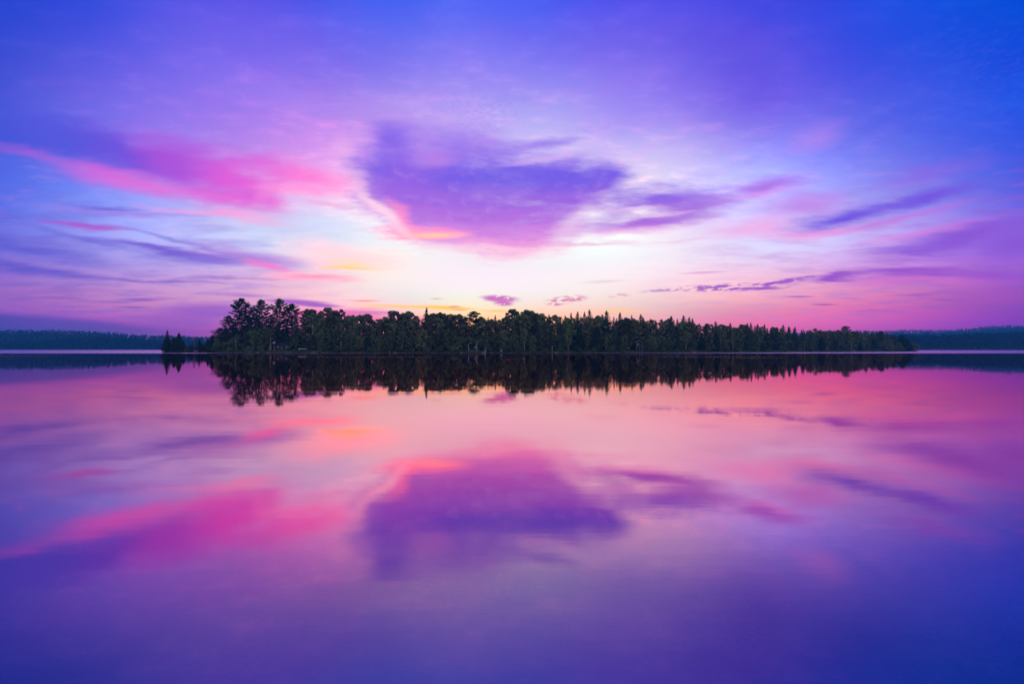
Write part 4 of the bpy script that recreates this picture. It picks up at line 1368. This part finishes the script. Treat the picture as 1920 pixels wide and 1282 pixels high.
for px, py in sorted(LEAVES):
    dd = CAMH * F / (py - HOR)
    o = bpy.data.objects.new('floating_leaf', lmesh)
    COL.objects.link(o)
    o.location = (wx(px, dd), dd, .004)
    s = rl.uniform(.06, .10) * (1.0 if px not in (539, 849, 829) else 1.7) * (dd / 22) ** .5
    o.scale = (s * 1.1, s, s * .25)
    o.rotation_euler = (0, 0, rl.uniform(0, 3))
    k = 0 if px < 620 else 1 if px < 800 else 2 if px < 920 else 3 if px < 1080 else 4 if px < 1300 else 5
    cl[k] = cl.get(k, 0) + 1
    tag(o, 'pale curled leaf afloat %s, %s from the left' % (place[k], ORD[cl[k] - 1]), 'leaf', 'leaves floating on the still lake')

# ------------------------------------------------------------------ far shores: wooded hills
M['far_wood'] = material('far_woods', (.008, .018, .020), var=(.018, .026, .024), scale=.01)
M['far_soil'] = material('far_hill_ground', (.020, .030, .018), var=(.03, .04, .02), scale=.01)


def hill(name, label, pts, y0, y1, treeh, seed, step):
    """ridge whose skyline follows pts (column, row); slope rises from the shore y0 to the crest y1"""
    r = random.Random(seed)

    def top(px):
        if px <= pts[0][0]: return pts[0][1]
        for (a, ra), (b, rb) in zip(pts, pts[1:]):
            if px <= b: return ra + (rb - ra) * (px - a) / (b - a)
        return pts[-1][1]
    mb = MB()
    cols = list(range(pts[0][0], pts[-1][0] + 1, 12))
    rows = [(-.04, -3), (0, 0), (.1, .2), (.35, .5), (.7, .85), (1, 1), (1.25, .8)]

    def zat(px, t, fr):
        d = y0 + (y1 - y0) * t
        crest = max(2.0, (HOR - top(px)) / F * y1 + CAMH - treeh * .85)
        return (crest * fr if fr > 0 else fr), d
    for px in cols:
        for t, fr in rows:
            z, d = zat(px, t, fr)
            if fr > 0: z += 2 * mnoise.noise(Vector((px * .02, t * 4, seed)))
            mb.v.append((wx(px, d), d, z))
    n = len(rows)
    for i in range(len(cols) - 1):
        for j in range(n - 1):
            a = i * n + j
            mb.f.append((a, a + n, a + n + 1, a + 1))
    tag(mb.build(name + '_hill', M['far_soil'], smooth=True), kind='structure')
    wd = MB()
    for ri in range(13):
        t = .01 + .99 * (ri / 12) ** .9
        fr = t if t < .1 else None
        px = pts[0][0] + r.uniform(0, step)
        while px < pts[-1][0]:
            tt = min(1.02, t + r.uniform(-.03, .03))
            # interpolate ground
            for (ta, fa), (tb, fb) in zip(rows, rows[1:]):
                if ta <= tt <= tb:
                    f_ = fa + (fb - fa) * (tt - ta) / (tb - ta)
                    break
            z, d = zat(px, tt, max(0, f_))
            h = treeh * r.uniform(.75, 1.1)
            w_ = h * (r.uniform(.30, .42) if r.random() < .85 else r.uniform(.16, .22))
            x = wx(px, d)
            con = w_ < h * .25
            for k in range(26):
                q = rnd_unit(r)
                if q.y > .3: q.y = -q.y
                tz = .55 + .45 * q.z
                rad = w_ * ((1.05 - tz) if con else math.sqrt(max(0.05, 1 - (2 * tz - 1.05) ** 2)))
                leaf(wd, (x + q.x * rad, d + q.y * rad, z + h * tz), q, h * (.10 if con else .14), r)
            px += step * r.uniform(.6, 1.4) * (h / treeh)
    tag(wd.build(name + '_wood', M['far_wood']), label, 'woods', kind='stuff')


hill('left_far', 'dense dark woods covering the low hill across the lake at left',
     [(-560, 616), (-200, 618), (0, 619), (100, 619), (167, 621), (217, 624), (250, 628), (317, 630), (400, 632), (700, 634), (1100, 636), (1500, 630)], 1150, 1450, 15, 1, 9)
hill('left_near', 'nearer darker strip of woods along the far left shore',
     [(-500, 636), (60, 640), (140, 634), (200, 630), (270, 636), (330, 642), (420, 645)], 1080, 1140, 13, 2, 8)
hill('right_far', 'hazy blue woods on the distant ridge at far right',
     [(1400, 626), (1606, 620), (1660, 620), (1687, 618.5), (1766, 619), (1820, 615.5), (1847, 612), (1896, 609.5), (1960, 610), (2300, 606), (2600, 612)], 1700, 2100, 17, 3, 7)
hill('right_near', 'darker nearer woods along the shore at far right',
     [(1500, 640), (1640, 634), (1700, 629), (1780, 628), (1850, 625), (1920, 622), (2100, 620), (2500, 622)], 800, 960, 14, 4, 9)

# ------------------------------------------------------------------ morning haze over the lake
HZ = MB()
HZ.box(-6400, 6400, -320, 2800, -6.5, 110)
hm = bpy.data.materials.new('haze')
hm.use_nodes = True
hm.node_tree.nodes.clear()
pv = hm.node_tree.nodes.new('ShaderNodeVolumePrincipled')
pv.inputs['Color'].default_value = (.04, .40, 1.0, 1)
pv.inputs['Density'].default_value = HAZE_DENSITY
pv.inputs['Anisotropy'].default_value = 0.0
ho = hm.node_tree.nodes.new('ShaderNodeOutputMaterial')
hm.node_tree.links.new(pv.outputs[0], ho.inputs['Volume'])
tag(HZ.build('haze', hm), kind='stuff')
